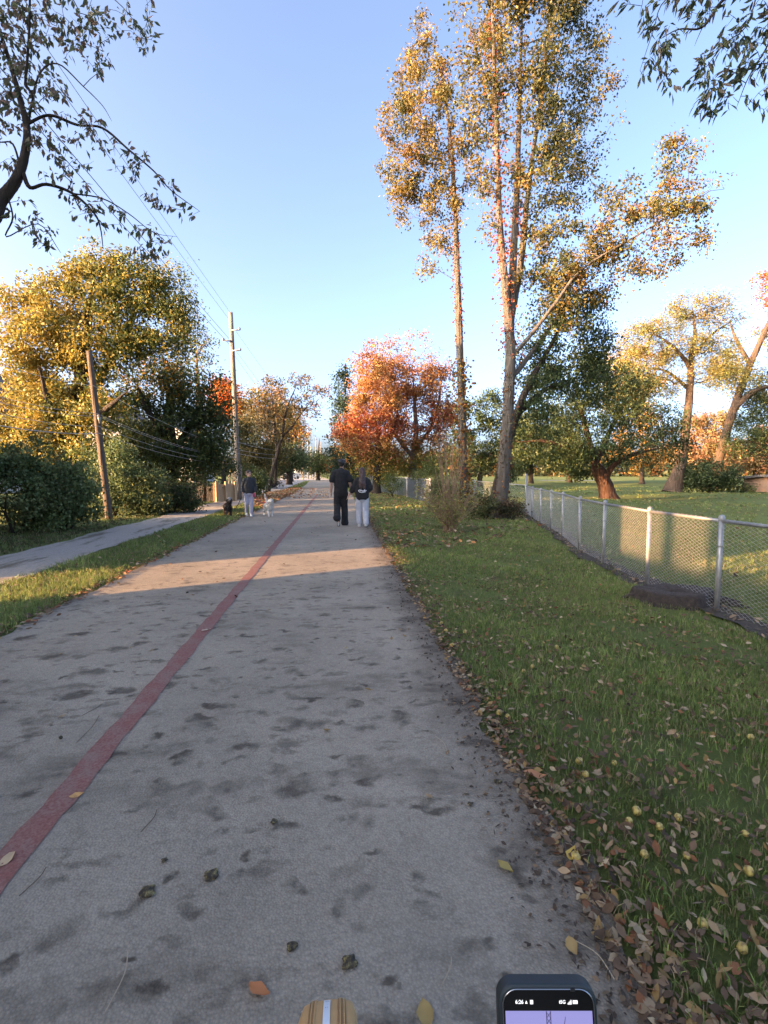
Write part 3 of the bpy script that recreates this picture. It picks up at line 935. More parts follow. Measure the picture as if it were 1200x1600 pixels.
m1 = px_main([(240, 789), (242, 740), (250, 700)], 27.5, [.22, .16, .05], 4)
tree('understory_tree', 'dark low tree filling the shade behind the bushes and the brown fence', [m1], px_blobs([(205, 725, 50, 36), (262, 735, 44, 30), (312, 742, 30, 18), (160, 735, 40, 34), (235, 690, 50, 30), (110, 740, 40, 34)], 27.5, .8), 220, 9000, .17,
     GREEN_D, [3, 3, 2, 1], BARK_DARK, seed=18, sigma=.32, seg=.5, tip=.008)
BUSH = [(.09, .13, .05), (.12, .16, .06), (.15, .185, .07), (.18, .20, .085)]
HEDGE = 'bushes along the far side of the gravel lane'
for i, (lab, px, py, rx, ry, pal, nl, ex, bpy_) in enumerate([
    ('big leafy dark bush at the left edge beside the lane', 25, 755, 46, 62, BUSH, 6500, [(70, 790, 30, 34)], 832),
    ('rounded dark bush right of the left-edge bush, left of the leaning pole', 100, 765, 42, 48, BUSH, 5500, [(125, 795, 24, 24)], 826),
    ('light green upright bush behind the foot of the leaning pole', 178, 748, 30, 62, BUSH, 4200, [(160, 790, 26, 22)], 806),
    ('mixed green bush just right of the leaning pole', 218, 765, 32, 44, BUSH, 4500, [(240, 780, 26, 22)], 805),
    ('low brownish scrub bush at the lane bend beyond the leaning pole', 268, 778, 34, 22, GREEN_D + [(.1, .075, .045)], 3600, [(295, 785, 20, 12)], 801)]):
    shrub('bush', lab, px, py, rx, ry, .105, pal, [1] * len(pal), nl, 60 + i, 110, HEDGE, ex, base_py=bpy_, sigma=.16)

for i, (lab, name, bx, by, Y, bl, pal, w, nl, ls) in enumerate([
    ('rounded bright orange tree crown left of the tall pole', 'orange_tree', 350, 760, 62, [(350, 618, 18, 26), (338, 640, 14, 18), (362, 640, 14, 20)], ORANGE, [3, 2, 1, 2, 1], 4200, .34),
    ('golden tree right behind the tall pole', 'golden_tree', 400, 760, 66, [(395, 625, 24, 22), (425, 625, 22, 20), (400, 665, 26, 26), (440, 650, 22, 24), (380, 660, 14, 30)], YELLOW + [(.4, .2, .04)], [3, 3, 2, 1, 3, 3], 6500, .34),
    ('dull olive tree behind the woman with the dogs', 'olive_tree', 402, 762, 44, [(400, 685, 32, 40), (380, 725, 30, 26), (425, 715, 26, 30), (442, 690, 20, 26), (375, 690, 18, 40), (405, 745, 40, 14)], [(.09, .085, .03), (.13, .11, .04), (.06, .065, .025), (.17, .13, .045)], [1, 1, 1, 1], 11000, .22),
    ('orange topped tree beyond the small leaning tree', 'autumn_tree', 455, 756, 76, [(452, 655, 20, 22), (465, 680, 16, 20), (445, 690, 20, 22)], [(.42, .2, .04), (.3, .2, .04), (.1, .1, .03), (.4, .14, .03)], [2, 2, 2, 1], 4200, .36),
    ('dark green tree beside the far street behind the small leaning tree', 'dark_tree', 452, 755, 58, [(450, 715, 22, 22), (470, 712, 12, 20), (435, 725, 14, 16)], GREEN_D, [2, 3, 2, 1], 3600, .28),
    ('rounded green tree at the far end of the path on the left', 'far_round_tree', 497, 745, 88, [(497, 722, 22, 17), (482, 728, 12, 12), (511, 728, 10, 12)], GREEN_M + [(.2, .13, .04)], [2, 2, 2, 1, 1.5], 3600, .36)]):
    m1 = px_main([(bx, by), (bx, by - 22), (bx + 2, by - 60)], Y, [.35, .25, .12], 4)
    tree(name, lab, [m1], px_blobs(bl, Y, .9), 150, nl, ls, pal, w, BARK_DARK, seed=80 + i, sigma=.009 * Y, seg=.018 * Y, tip=.0002 * Y)

# small leaning tree at the edge of the path
Ys = 36.0
m1 = px_main([(417, 769), (424, 745), (433, 710), (440, 685), (455, 668), (472, 645), (487, 625)], Ys, [.17, .135, .115, .095, .07, .045, .02], 5)
m2 = px_main([(431, 762, .6), (430, 740, .6), (432, 700, .6), (428, 650, .6), (424, 610, .6)], Ys, [.11, .10, .08, .06, .03], 5, False)
m3 = px_main([(440, 685), (448, 640, .5), (462, 605, 1)], Ys, [.1, .07, .03], 4, False)
blobs = px_blobs([(425, 605, 26, 14), (465, 592, 22, 10), (492, 618, 20, 14), (450, 630, 24, 18), (408, 640, 20, 22), (480, 645, 20, 12), (505, 612, 12, 8), (430, 660, 26, 22)], Ys, .9)
tree('small_leaning_tree', 'small thin-leaved tree with dark trunk leaning over the leaf pile by the path', [m1, m2, m3], blobs, 260, 2400, .20, [(.13, .1, .045), (.17, .13, .06), (.09, .08, .04), (.2, .12, .06)], [1, 1, 1, 1], BARK_DARK,
     seed=17, sigma=.2, seg=.5, tip=.011, droop=.5)
shrub('shrub', 'dark maroon bush across the far street', 447, 737, 12, 10, .2, [(.12, .04, .035), (.09, .035, .03), (.07, .05, .035)], [1, 1, 1], 1500, 22, 40, base_py=752, sigma=.4)
shrub('shrub', 'white flowered green bush behind the woman with the dogs', 392, 752, 18, 20, .16, GREEN_M + [(.5, .5, .46)], [2, 2, 2, 2, .5], 2200, 23, 60, base_py=778, sigma=.25)
# ------------------------------------------------------------------ grass
def blades(name, label, areas, seed, inside, palette):
    """areas: (x0, x1, y0, y1, per m2, height, width). inside(x, y) -> bool mask"""
    rng = np.random.default_rng(seed)
    VV, FF, CC, off = [], [], [], 0
    pal = np.array(palette)
    for x0, x1, y0, y1, dens, hgt, wid in areas:
        n = int((x1 - x0) * (y1 - y0) * dens)
        # tufts: most blades gather round tuft centres
        nt = max(10, n // 9)
        tx, ty = rng.uniform(x0, x1, nt), rng.uniform(y0, y1, nt)
        ti = rng.integers(0, nt, n)
        x = tx[ti] + rng.normal(0, .022, n); y = ty[ti] + rng.normal(0, .022, n)
        keep = inside(x, y, rng)
        x, y, ti = x[keep], y[keep], ti[keep]
        n = len(x)
        if not n: continue
        big = np.sin(x * 1.9 + 1.3) * np.sin(y * 1.3 + .4) + .6 * np.sin(x * 4.3 + y * 3.1)
        h = hgt * rng.uniform(.45, 1.25, n) * (1 + .25 * big) * (.75 + .5 * rng.random(nt))[ti]
        h = np.clip(h, .012, None)
        a = rng.random(n) * 2 * math.pi
        lean = np.abs(rng.normal(.45, .3, n)) * h
        la = rng.random(n) * 2 * math.pi
        w = wid * rng.uniform(.6, 1.3, n) / 2
        z0 = lawn_height(x, y)
        V = np.empty((n, 5, 3))
        sx, sy = np.cos(a) * w, np.sin(a) * w
        lx, ly = np.cos(la) * lean, np.sin(la) * lean
        V[:, 0] = np.stack([x - sx, y - sy, z0 - .005], 1)
        V[:, 1] = np.stack([x + sx, y + sy, z0 - .005], 1)
        V[:, 2] = np.stack([x + sx * .8 + lx * .35, y + sy * .8 + ly * .35, z0 + h * .6], 1)
        V[:, 3] = np.stack([x - sx * .8 + lx * .35, y - sy * .8 + ly * .35, z0 + h * .6], 1)
        V[:, 4] = np.stack([x + lx, y + ly, z0 + h * (1 - .15 * np.abs(lean / h))], 1)
        pt = rng.integers(0, len(pal), nt)[ti]
        po = rng.integers(0, len(pal), n)
        c = pal[np.where(rng.random(n) < .4, po, pt)] * np.clip(rng.normal(1, .2, n) * (1 + .15 * big), .4, 1.7)[:, None]
        dry = rng.random(n) < .17
        c[dry] = np.array([.30, .245, .14]) * rng.uniform(.6, 1.2, (dry.sum(), 1))
        VV.append(V.reshape(-1, 3)); CC.append(np.repeat(c, 5, 0))
        i = np.arange(n)[:, None] * 5 + off
        FF.append((i + np.array([[0, 1, 2, 3]]), i + np.array([[3, 2, 4]])))
        off += n * 5
    me = np_mesh(name, np.concatenate(VV), [np.concatenate([f[0] for f in FF]), np.concatenate([f[1] for f in FF])], np.concatenate(CC))
    tag(link(name, me, BLADE), label, 'grass', kind='stuff')

# the near chain-link fence: corner post, then posts to the right and on past the frame
FENCE_PX = [(821, 801), (831, 810), (844, 818), (860, 827), (878, 838.6), (904, 861), (942, 881.5), (1010, 915), (1119.5, 957)]
FENCE = [G(*p) for p in FENCE_PX]
step = (FENCE[-1] - FENCE[-2]); step = step / np.linalg.norm(step)
FENCE += [FENCE[-1] + step * 1.25 + np.array([.05, 0, 0]), FENCE[-1] + step * 2.6 + np.array([.1, 0, 0]), FENCE[-1] + step * 4.0 + np.array([.2, 0, 0])]
FY = np.array([p[1] for p in FENCE][::-1]); FX = np.array([p[0] for p in FENCE][::-1])
def fence_x(y): return np.interp(y, FY, FX)

def in_verge(x, y, rng):
    thin = np.clip((x - path_right(y) + .02) / .35, 0, 1)
    d = np.abs(x - fence_x(y))
    nearf = np.where(y < 18, np.clip((d - .12) / .25, 0.08, 1), 1)
    bare = (np.sin(x * 2.3 + 4) * np.sin(y * 1.7 + 1) + .5 * np.sin(x * 5 + y * 4)) < -.6
    return (x > path_right(y) - .05) & (rng.random(len(x)) < thin * nearf * np.where(bare, .22, 1)) & ((y > 17.5) | (x < fence_x(y) + .1))
def in_lawn(x, y, rng):
    return (x > fence_x(y) + .15) & (rng.random(len(x)) < np.clip((x - fence_x(y)) / .5, .1, 1))
GP = [(.11, .17, .042), (.15, .22, .055), (.185, .245, .068), (.225, .265, .085), (.15, .18, .06)]
blades('verge_grass', 'short green grass between the path and the chain-link fence', [
    (.8, 3.9, .9, 3.2, 8000, .048, .0044), (.8, 4.2, 3.2, 6, 5000, .047, .0052), (.8, 4.5, 6, 10, 2500, .046, .0078), (.8, 6.4, 10, 18, 900, .06, .012), (.9, 9, 18, 34, 260, .06, .022)], 201, in_verge, GP)
blades('lawn_grass', 'mown lawn behind the chain-link fence', [
    (3.9, 6.5, 3, 7, 1000, .05, .008), (4.2, 11, 7, 13, 420, .05, .013), (5, 22, 13, 26, 100, .05, .028), (6, 42, 26, 48, 30, .06, .06)], 202, in_lawn, [(.11, .16, .045), (.14, .19, .052), (.17, .205, .065), (.15, .165, .06)])
def in_left(x, y, rng):
    return (x < PATH_L + .05 + bend(y)) & (x > -4.36 + .12 * np.sin(y * 1.5) + bend(y) * .6) & (rng.random(len(x)) < np.clip((PATH_L + bend(y) - x + .02) / .22, 0, 1) * np.clip((x + 4.4 - bend(y) * .6) / .2, 0, 1))
blades('strip_grass', 'grass strip between the path and the gravel lane', [
    (-4.4, -2.9, 3.5, 7, 4600, .065, .0055), (-4.4, -2.9, 7, 12, 2400, .062, .008), (-4.4, -2.9, 12, 24, 800, .06, .014), (-5.5, -2.9, 24, 45, 200, .07, .03), (-8, -3.5, 45, 80, 60, .09, .06)], 203, in_left, GP)
def in_far_left(x, y, rng):
    return (x < -5.72 - .03 * np.clip(y - 20, 0, None)) & (rng.random(len(x)) < np.clip((-5.7 - x) / .25, .1, 1))
blades('lane_edge_grass', 'rough dull grass along the far side of the gravel lane', [
    (-8.5, -5.7, 8, 13, 700, .06, .01), (-11, -5.7, 13, 24, 220, .06, .018), (-14, -6, 24, 40, 70, .07, .035)], 204, in_far_left, [(.05, .07, .02), (.07, .085, .028), (.09, .1, .035), (.1, .09, .045)])

# ------------------------------------------------------------------ fallen leaves
def litter_leaf_mesh(name, c, seed, L=.07, W=.042, curl=.35):
    """one dry leaf: 12 quads, pointed oval, curled and a little crumpled"""
    rng = np.random.default_rng(seed)
    prof = [(0, .04), (.15, .55), (.38, 1.0), (.62, .85), (.84, .42), (1.0, .03)]
    V = []
    for t, w in prof:
        for s in (-1, 0, 1):
            x = s * w * W / 2 * rng.uniform(.85, 1.1)
            y = (t - .5) * L
            z = curl * (abs(s) * w * W * .45) + curl * .35 * L * (2 * t - 1) ** 2 + rng.normal(0, .0022)
            V.append((x, y, z))
    V = np.array(V); V[:, 2] -= V[:, 2].min() - .001
    Q = [(k * 3 + s, k * 3 + s + 1, k * 3 + s + 4, k * 3 + s + 3) for k in range(5) for s in range(2)]
    return np_mesh(name, V, np.array(Q), np.tile(np.array(c), (len(V), 1)) * rng.uniform(.85, 1.15, (len(V), 1)), smooth=True)

TAN = [(.20, .135, .08), (.29, .21, .125), (.14, .09, .055), (.10, .065, .04), (.33, .26, .165), (.19, .085, .04), (.08, .055, .038), (.25, .165, .065)]
LM = [litter_leaf_mesh('fallen_leaf', TAN[i % len(TAN)], 300 + i, L=.05 + .009 * (i % 4), W=.028 + .004 * (i % 3), curl=[.2, .5, .8, .35][i % 4]) for i in range(16)]
for me in LM: me.materials.append(DRYLEAF)

def put_leaf(me, x, y, z, rng, label, group, s=1.0, tilt=.45):
    o = bpy.data.objects.new('fallen_leaf', me)
    col.objects.link(o)
    o.location = (x, y, z)
    o.rotation_euler = (rng.normal(0, tilt), rng.normal(0, tilt), rng.uniform(0, 6.28))
    o.scale = (s, s, s)
    return tag(o, label, 'leaf', group)

rl = np.random.default_rng(77)
n_ind = 0
while n_ind < 292:
    y = rl.uniform(1.0, 3.6) if rl.random() < .8 else rl.uniform(3.6, 5.0)
    d = abs(rl.normal(0, .16)) if rl.random() < .38 else rl.uniform(0, 1.9)
    x = float(path_right(y)) - .07 + d
    if x > 2.9: continue
    edge = d < .2
    put_leaf(LM[rl.integers(0, 16)], x, y, (.016 if edge else rl.uniform(.012, .045)), rl, 'dry brown leaf in the litter strewn over the near right verge', 'dry leaves on the near right verge', rl.uniform(.5, 1.0))
    n_ind += 1

def litter(name, label, xs, ys, zs, sizes, palette, seed, tilt=.5):
    rng = np.random.default_rng(seed)
    n = len(xs)
    pal = np.array(palette)
    P = np.stack([xs, ys, zs], 1)
    a = rng.random(n) * 2 * math.pi
    d = np.stack([np.cos(a), np.sin(a), rng.normal(0, tilt * .5, n)], 1)
    nn = np.stack([rng.normal(0, tilt, n), rng.normal(0, tilt, n), np.ones(n)], 1)
    s = np.cross(d, nn); s /= np.linalg.norm(s, axis=1, keepdims=True)
    up = np.cross(s, d)
    L = sizes[:, None]; W = L * rng.uniform(.35, .65, n)[:, None] / 2
    V = np.empty((n, 6, 3))
    V[:, 0] = P - d * L / 2 + up * L * .08
    V[:, 1] = P - d * L * .08 + s * W + up * W * .5
    V[:, 2] = P + d * L * .22 + s * W * .8 + up * W * .45
    V[:, 3] = P + d * L / 2 + up * L * .1
    V[:, 4] = P + d * L * .22 - s * W * .8 + up * W * .45
    V[:, 5] = P - d * L * .08 - s * W + up * W * .5
    i = np.arange(n)[:, None] * 6
    Fq = np.concatenate([i + np.array([[0, 1, 5]])]), np.concatenate([i + np.array([[1, 2, 4, 5]])]), np.concatenate([i + np.array([[2, 3, 4]])])
    c = pal[rng.integers(0, len(pal), n)] * np.clip(rng.normal(1, .22, n), .5, 1.6)[:, None]
    me = np_mesh(name, V.reshape(-1, 3), [np.concatenate([Fq[0], Fq[2]]), Fq[1]], np.repeat(c, 6, 0))
    tag(link(name, me, DRYLEAF), label, 'leaves', kind='stuff')

# right-hand verge, in the grass and along the edge of the asphalt
n = 6000
y = 1 + 17 * rl.random(n) ** 1.7
e = rl.random(n) < .34
d = np.where(e, np.abs(rl.normal(0, .14, n)), rl.random(n) ** 1.35 * 3.0)
x = path_right(y) - .06 + d
ok = (x < fence_x(y) - .05)
x, y, e, d = x[ok], y[ok], e[ok], d[ok]
litter('leaf_litter', 'dry leaves scattered through the grass right of the path', x, y, np.where(d < .2, .016, rl.uniform(.012, .04, len(x))), rl.uniform(.022, .05, len(x)) * (1 + y * .03), TAN, 401)
n = 3400
y = .9 + 5.5 * rl.random(n) ** 1.2
d = rl.random(n) ** 1.25 * 2.3
patch = np.sin(d * 3.1 + y * 2.2) * np.sin(y * 3.3 - d * 1.7) > -.25
x = (path_right(y) + d)[patch]; y = y[patch]
ok = x < fence_x(y) - .1
x, y = x[ok], y[ok]
litter('broken_leaves', 'broken brown leaf bits matted into the near right verge', x, y, rl.uniform(.012, .05, len(x)), rl.uniform(.02, .042, len(x)), TAN + [(.10, .07, .045)] * 3, 409, .8)
# crumbs and twig bits of the soil edge
n = 2600
y = .8 + 14 * rl.random(n) ** 1.7
x = path_right(y) - .10 + rl.normal(0, .085, n)
litter('edge_debris', 'dark crumbs of leaf and soil along the right edge of the path', x, y, np.full(n, .016), rl.uniform(.010, .03, n), [(.07, .05, .035), (.11, .08, .05), (.05, .04, .03), (.2, .14, .09)], 402)
# left edge of the path
n = 2600
y = 3.6 + 30 * rl.random(n) ** 1.8
x = np.where(rl.random(n) < .7, PATH_L + rl.normal(-.03, .07, n), PATH_L - rl.random(n) * 1.2) + bend(y)
litter('left_edge_leaves', 'brown leaves gathered along the left edge of the path', x, y, np.full(n, .018) + rl.random(n) * .02, rl.uniform(.03, .065, n) * (1 + y * .02), TAN + [(.25, .09, .05)], 403)
# leaf pile by the small leaning tree and leaves blown over the path there
gx, gy = G(445, 775)[:2]
n = 3600
y = rl.uniform(20.5, 45, n)
x = np.where(rl.random(n) < .82, PATH_L - rl.random(n) ** 1.2 * np.interp(y, [20, 26, 33, 45], [.6, 1.3, 2.0, .5]), PATH_L + rl.random(n) ** 1.5 * 2.6) + bend(y)
on_path = x > PATH_L + bend(y)
ok = ~on_path | ((y > 27) & (y < 44))
x, y = x[ok], y[ok]
litter('leaf_drift', 'drift of orange brown leaves under the small leaning tree by the path', x, y, np.where(x > PATH_L, .022, rl.uniform(.02, .09, len(x))), rl.uniform(.10, .19, len(x)), [(.38, .16, .06), (.32, .2, .1), (.42, .25, .12), (.28, .1, .05), (.36, .28, .16)], 404)
# right of the path under the maples and tall trees
n = 3200
y = rl.uniform(9, 36, n); x = path_right(y) + rl.random(n) * np.interp(y, [9, 14, 36], [1.5, 6.0, 5.0])
ok = (y > 17) | (x < fence_x(y))
x, y = x[ok], y[ok]
litter('verge_leaves', 'pale fallen leaves under the tall trees and maples', x, y, rl.uniform(.02, .06, len(x)), rl.uniform(.07, .13, len(x)), TAN + [(.42, .2, .08)], 405)
# thin scatter on the asphalt and on the lawn
n = 260
y = 5 + 25 * rl.random(n) ** 1.3; x = rl.uniform(PATH_L, PATH_R, n) + bend(y)
litter('path_specks', 'few small leaves and bits scattered along the far path', x, y, np.full(n, .02), rl.uniform(.02, .06, n) * (1 + y * .02), TAN + [(.05, .04, .03)] * 3, 406)
n = 420
y = 3 + 25 * rl.random(n) ** 1.3; x = fence_x(y) + .2 + rl.random(n) * y * .7
litter('lawn_leaves', 'few pale leaves lying on the lawn behind the fence', x, y, np.full(n, .05), rl.uniform(.05, .08, n) * (1 + y * .02), TAN, 407)

# single leaves lying on the asphalt, where the photograph shows them
for px, py, c, lab, s in [
    (405, 1549, (.42, .17, .07), 'orange leaf fragment on the asphalt left of the tan fender', 1.0),
    (120, 1243, (.5, .3, .12), 'pale orange leaf lying on the red line nearest the camera', .85),
    (8, 1346, (.42, .32, .2), 'curled tan leaf on the red line at the left edge', 1.1),
    (322, 985, (.5, .44, .34), 'upright whitish leaf standing on the red line', 1.2),
    (895, 1336, (.5, .36, .09), 'yellow leaf at the grass edge right of the path', 1.1),
    (790, 1356, (.36, .28, .09), 'yellowish leaf on the asphalt near the right edge', 1.0),
    (665, 1588, (.34, .24, .09), 'yellow brown leaf between the fender and the phone', 1.1),
    (895, 1480, (.34, .24, .1), 'tan leaf on the asphalt right of the phone', .9),
    (835, 1212, (.42, .2, .1), 'large russet leaf at the right edge of the path', 1.5)]:
    me = litter_leaf_mesh('fallen_leaf', c, int(px + py), L=.07, W=.042, curl=.3); me.materials.append(DRYLEAF)
    p = G(px, py, .016)
    put_leaf(me, p[0], p[1], .015, rl, lab, None, s, .1)
for px, py in [(95, 1022), (118, 994), (237, 1017), (205, 1012), (97, 1120), (512, 1142), (576, 1078), (625, 984), (632, 994), (612, 998), (671, 1246), (728, 1240), (540, 1012), (300, 930), (240, 920), (470, 905)]:
    me = LM[[4, 1, 7, 0][(px + py) % 4]]
    p = G(px, py, .016)
    put_leaf(me, p[0], p[1], .016, rl, 'small pale leaf lying alone on the grey asphalt', 'single leaves on the asphalt', .75, .2)

# ------------------------------------------------------------------ fruits and husks
def lumpy(name, r, seed, flat=1.0, amp=.12, sub=2):
    bm = bmesh.new()
    bmesh.ops.create_icosphere(bm, subdivisions=sub, radius=r)
    rng = np.random.default_rng(seed)
    ph = rng.random(6) * 6.28
    for v in bm.verts:
        p = v.co / r
        k = 1 + amp * (math.sin(p.x * 3.1 + ph[0]) * math.sin(p.y * 3.7 + ph[1]) + .5 * math.sin(p.z * 6 + ph[2] + p.x * 5))
        v.co = v.co * k
        v.co.z *= flat
    me = bpy.data.meshes.new(name)
    bm.to_mesh(me); bm.free()
    me.polygons.foreach_set('use_smooth', [True] * len(me.polygons))
    return me
def fruit_mat():
    m, n, l, b = new_mat('yellow_fruit')
    vec = mapping(n, l, (1, 1, 1))
    z = noise(n, l, 42, 4, vec)
    r = ramp(n, [(.35, (.16, .10, .03)), (.5, (.38, .29, .08)), (.7, (.46, .38, .11))])
    l.new(z.outputs[0], r.inputs[0]); l.new(r.outputs[0], b.inputs['Base Color'])
    b.inputs['Roughness'].default_value = .5
    bump(n, l, z.outputs[0], b, .2, .004)
    return m
FRUIT = fruit_mat()
FM = [lumpy('apple', .021, 900 + i, .92, .07) for i in range(5)]
for me in FM: me.materials.append(FRUIT)
for i, (px, py) in enumerate([(793, 1117), (780, 1112), (832, 1040), (818, 1047), (905, 1187), (915, 1208), (983, 1280), (995, 1265), (1031, 1290), (1007, 1332), (1073, 1335), (1170, 1358), (1160, 1478), (1058, 1148),
                              (697, 984), (690, 972), (707, 1006), (727, 986), (1173, 1150), (1112, 1112), (1165, 1300), (900, 1336), (1060, 1275), (960, 1190), (870, 1010), (1098, 1440)]):
    p = G(px, py, .03)
    o = link('fallen_apple', FM[i % 5])
    o.location = (p[0], p[1], .024); o.rotation_euler = (i * 1.3, i * .7, i)
    s = .65 + .3 * ((i * 37) % 10) / 10
    o.scale = (s, s, s)
    tag(o, 'small yellow apple lying in the leafy grass right of the path', 'fruit', 'fallen apples on the right verge')
def husk_mat():
    m, n, l, b = new_mat('crushed_husk')
    z = noise(n, l, 55, 5, mapping(n, l, (1, 1, 1)), .7)
    r = ramp(n, [(.42, (.02, .016, .01)), (.55, (.075, .058, .026)), (.68, (.28, .25, .09))])
    l.new(z.outputs[0], r.inputs[0]); l.new(r.outputs[0], b.inputs['Base Color'])
    b.inputs['Roughness'].default_value = .8
    bump(n, l, z.outputs[0], b, .8, .01)
    return m
HUSK = husk_mat()
for i, (px, py, s, lab) in enumerate([
    (230, 1392, 1.5, 'largest crushed walnut husk, left of centre on the near asphalt'), (330, 1366, 1.35, 'black split walnut husk right of the largest husk'), (257, 1343, .7, 'small greenish husk piece above the largest husk'),
    (546, 1502, 1.3, 'greenish crushed husk straight above the tan fender'), (456, 1478, .9, 'dark husk crumb left above the tan fender'), (428, 1283, .8, 'small flattened husk in the middle of the path'),
    (778, 1220, 1.0, 'black husk beside the right edge of the path'), (95, 1155, .6, 'round black walnut left of the red line'), (735, 1255, .7, 'small dark husk near the right edge of the path'), (880, 1352, .8, 'dark husk where the asphalt meets the litter')]):
    me = lumpy('walnut_husk',   .021, 950 + i, .32 if px != 95 else .95, .30 if px != 95 else .08, 3); me.materials.append(HUSK)
    p = G(px, py, .02)
    o = link('walnut_husk', me); o.location = (p[0], p[1], .019 if px != 95 else .03); o.rotation_euler = (0, 0, i * 1.1); o.scale = (s, s, s)
    tag(o, lab, 'walnut husk')
    o.scale = (s * .8, s * .8, s * .8)
STRAW = plain('straw', (.34, .28, .19), .8)
TWIGM = plain('dark_twig', (.06, .045, .03), .85)
for i, (a, b, dark, lab) in enumerate([((200, 1485), (165, 1580), 0, 'long pale straw on the near asphalt at the lower left'), ((128, 1118), (160, 1100), 1, 'dark twig between the red line and the left husks'), ((120, 1160), (155, 1118), 1, 'thin dark twig left of the red line'),
    ((680, 1150), (700, 1178), 0, 'short pale straw in the right half of the path'), ((705, 1495), (690, 1540), 0, 'thin pale straw above the phone'), ((30, 1400), (72, 1355), 1, 'dark twig beside the red line at the lower left'), ((900, 1470), (960, 1530), 0, 'pale straw along the litter edge right of the phone'), ((220, 1300), (245, 1265), 1, 'dark thin twig right of the red line')]):
    p, q = G(*a, .018), G(*b, .018)
    pts = spline([p, (p + q) / 2 + np.array([.015, .01, .004]), q], 5)
    tag(MB().tube(pts, .0016, 5).build('straw' if not dark else 'twig', TWIGM if dark else STRAW), lab, 'straw' if not dark else 'twig')

# ------------------------------------------------------------------ chain-link fence
def galvanized():
    m, n, l, b = new_mat('galvanized_steel')
    z = noise(n, l, 30, 5, mapping(n, l, (1, 1, .4)))
    r = ramp(n, [(.3, (.22, .225, .235)), (.7, (.36, .365, .37))])
    l.new(z.outputs[0], r.inputs[0]); l.new(r.outputs[0], b.inputs['Base Color'])
    b.inputs['Metallic'].default_value = .55; b.inputs['Roughness'].default_value = .5
    return m
GALV = galvanized()
MESHW = plain('mesh_wire', (.42, .42, .42), .5, .12, 20, metallic=.15)
def chain_link(a, b, h, cell=.062, wr=.0024, z0=.03, sides=3):
    """one panel of interlocked zigzag wires from a to b"""
    a, b = np.array(a, float), np.array(b, float)
    L = np.linalg.norm(b[:2] - a[:2]); u = np.array([(b - a)[0], (b - a)[1], 0]) / L
    nrm = np.array([-u[1], u[0], 0])
    nw = int(L / cell); nz = int((h - z0 + .035) / (cell / 2))
    VV, QQ, off = [], [], 0
    zz = z0 + np.arange(nz + 1) * cell / 2
    for i in range(nw + 1):
        s = (i + .5) * L / (nw + 1)
        k = np.arange(nz + 1)
        sg = np.where((k + i) % 2 == 0, -1, 1)
        off_s = sg * cell * .5
        dep = np.where((k + i) % 2 == 0, 1, -1) * wr * .8 + .002
        P = a[:2][None] * 0
        pts = np.stack([a[0] + u[0] * (s + off_s) + nrm[0] * dep, a[1] + u[1] * (s + off_s) + nrm[1] * dep, zz + a[2] * 0], 1)
        ang = np.arange(sides) * 2 * math.pi / sides
        ring = (np.cos(ang)[:, None] * u + np.sin(ang)[:, None] * nrm) * wr
        V = (pts[:, None] + ring[None]).reshape(-1, 3)
        m = len(pts)
        aa = (np.arange(m - 1)[:, None] * sides + np.arange(sides)[None]).ravel()
        bb = (np.arange(m - 1)[:, None] * sides + (np.arange(sides)[None] + 1) % sides).ravel()
        VV.append(V); QQ.append(np.stack([aa, bb, bb + sides, aa + sides], 1) + off); off += len(V)
    return np_mesh('chain_link_mesh', np.concatenate(VV), np.concatenate(QQ))
def fence_line(name, label, pts, h, base, tall=(), cell=.062, wr=.0024, post_r=.026, rail=True):
    root = empty(name, base)
    off = np.array(base)
    P = [np.array([p[0], p[1], 0]) - off for p in pts]
    for i, p in enumerate(P):
        hh = h + .03 + (tall[i] if i < len(tall) else 0)
        r = post_r * (1.35 if i < len(tall) and tall[i] else 1)
        MB().tube([p + (0, 0, -.1), p + (0, 0, hh)], r, 10).build('post', GALV, root, True)
        MB().lathe([(r + .004, hh - .02), (r + .005, hh + .008), (r * .8, hh + .028), (.002, hh + .036)], p, 10).build('post_cap', GALV, root, True)
        MB().lathe([(r, h * .72), (r + .006, h * .72), (r + .006, h * .72 + .022), (r, h * .72 + .022)], p, 10).build('tie_band', GALV, root, True)
    for a, b in zip(P[:-1], P[1:]):
        if rail:
            MB().tube([a + (0, 0, h), b + (0, 0, h)], .019, 8).build('top_rail', GALV, root, True)
        o = link('chain_link_mesh', chain_link(a, b, h, cell, wr), MESHW, root)
    return tag(root, label, 'fence')
fence_line('chain_link_fence', 'galvanized chain-link fence with top rail along the right verge', FENCE, .955, (FENCE[8][0], FENCE[8][1], 0), tall=[.38], cell=.038, wr=.0017)
FB = [G(821, 801), G(741, 779)]
FB[0] = FB[0] + np.array([.06, .12, 0])
fence_line('chain_link_return', 'chain-link fence run going back from the tall corner post behind the tree trunks', FB + [FB[1] + (FB[1] - FB[0]) * .35], .98, (FB[1][0], FB[1][1], 0), cell=.1, wr=.003)
FC = [G(672, 788), G(652, 781), G(636, 777), G(612, 772), G(592, 768), G(576, 763.5)]
MESH_KEEP = MESHW; MESHW = plain('mesh_wire_blue', (.12, .145, .17), .5, .12, 20, metallic=.1)
fence_line('far_chain_link_fence', 'bluish grey far chain-link fence under the maples beside the girl', FC, 1.12, (FC[2][0], FC[2][1], 0), cell=.11, wr=.011, post_r=.035)

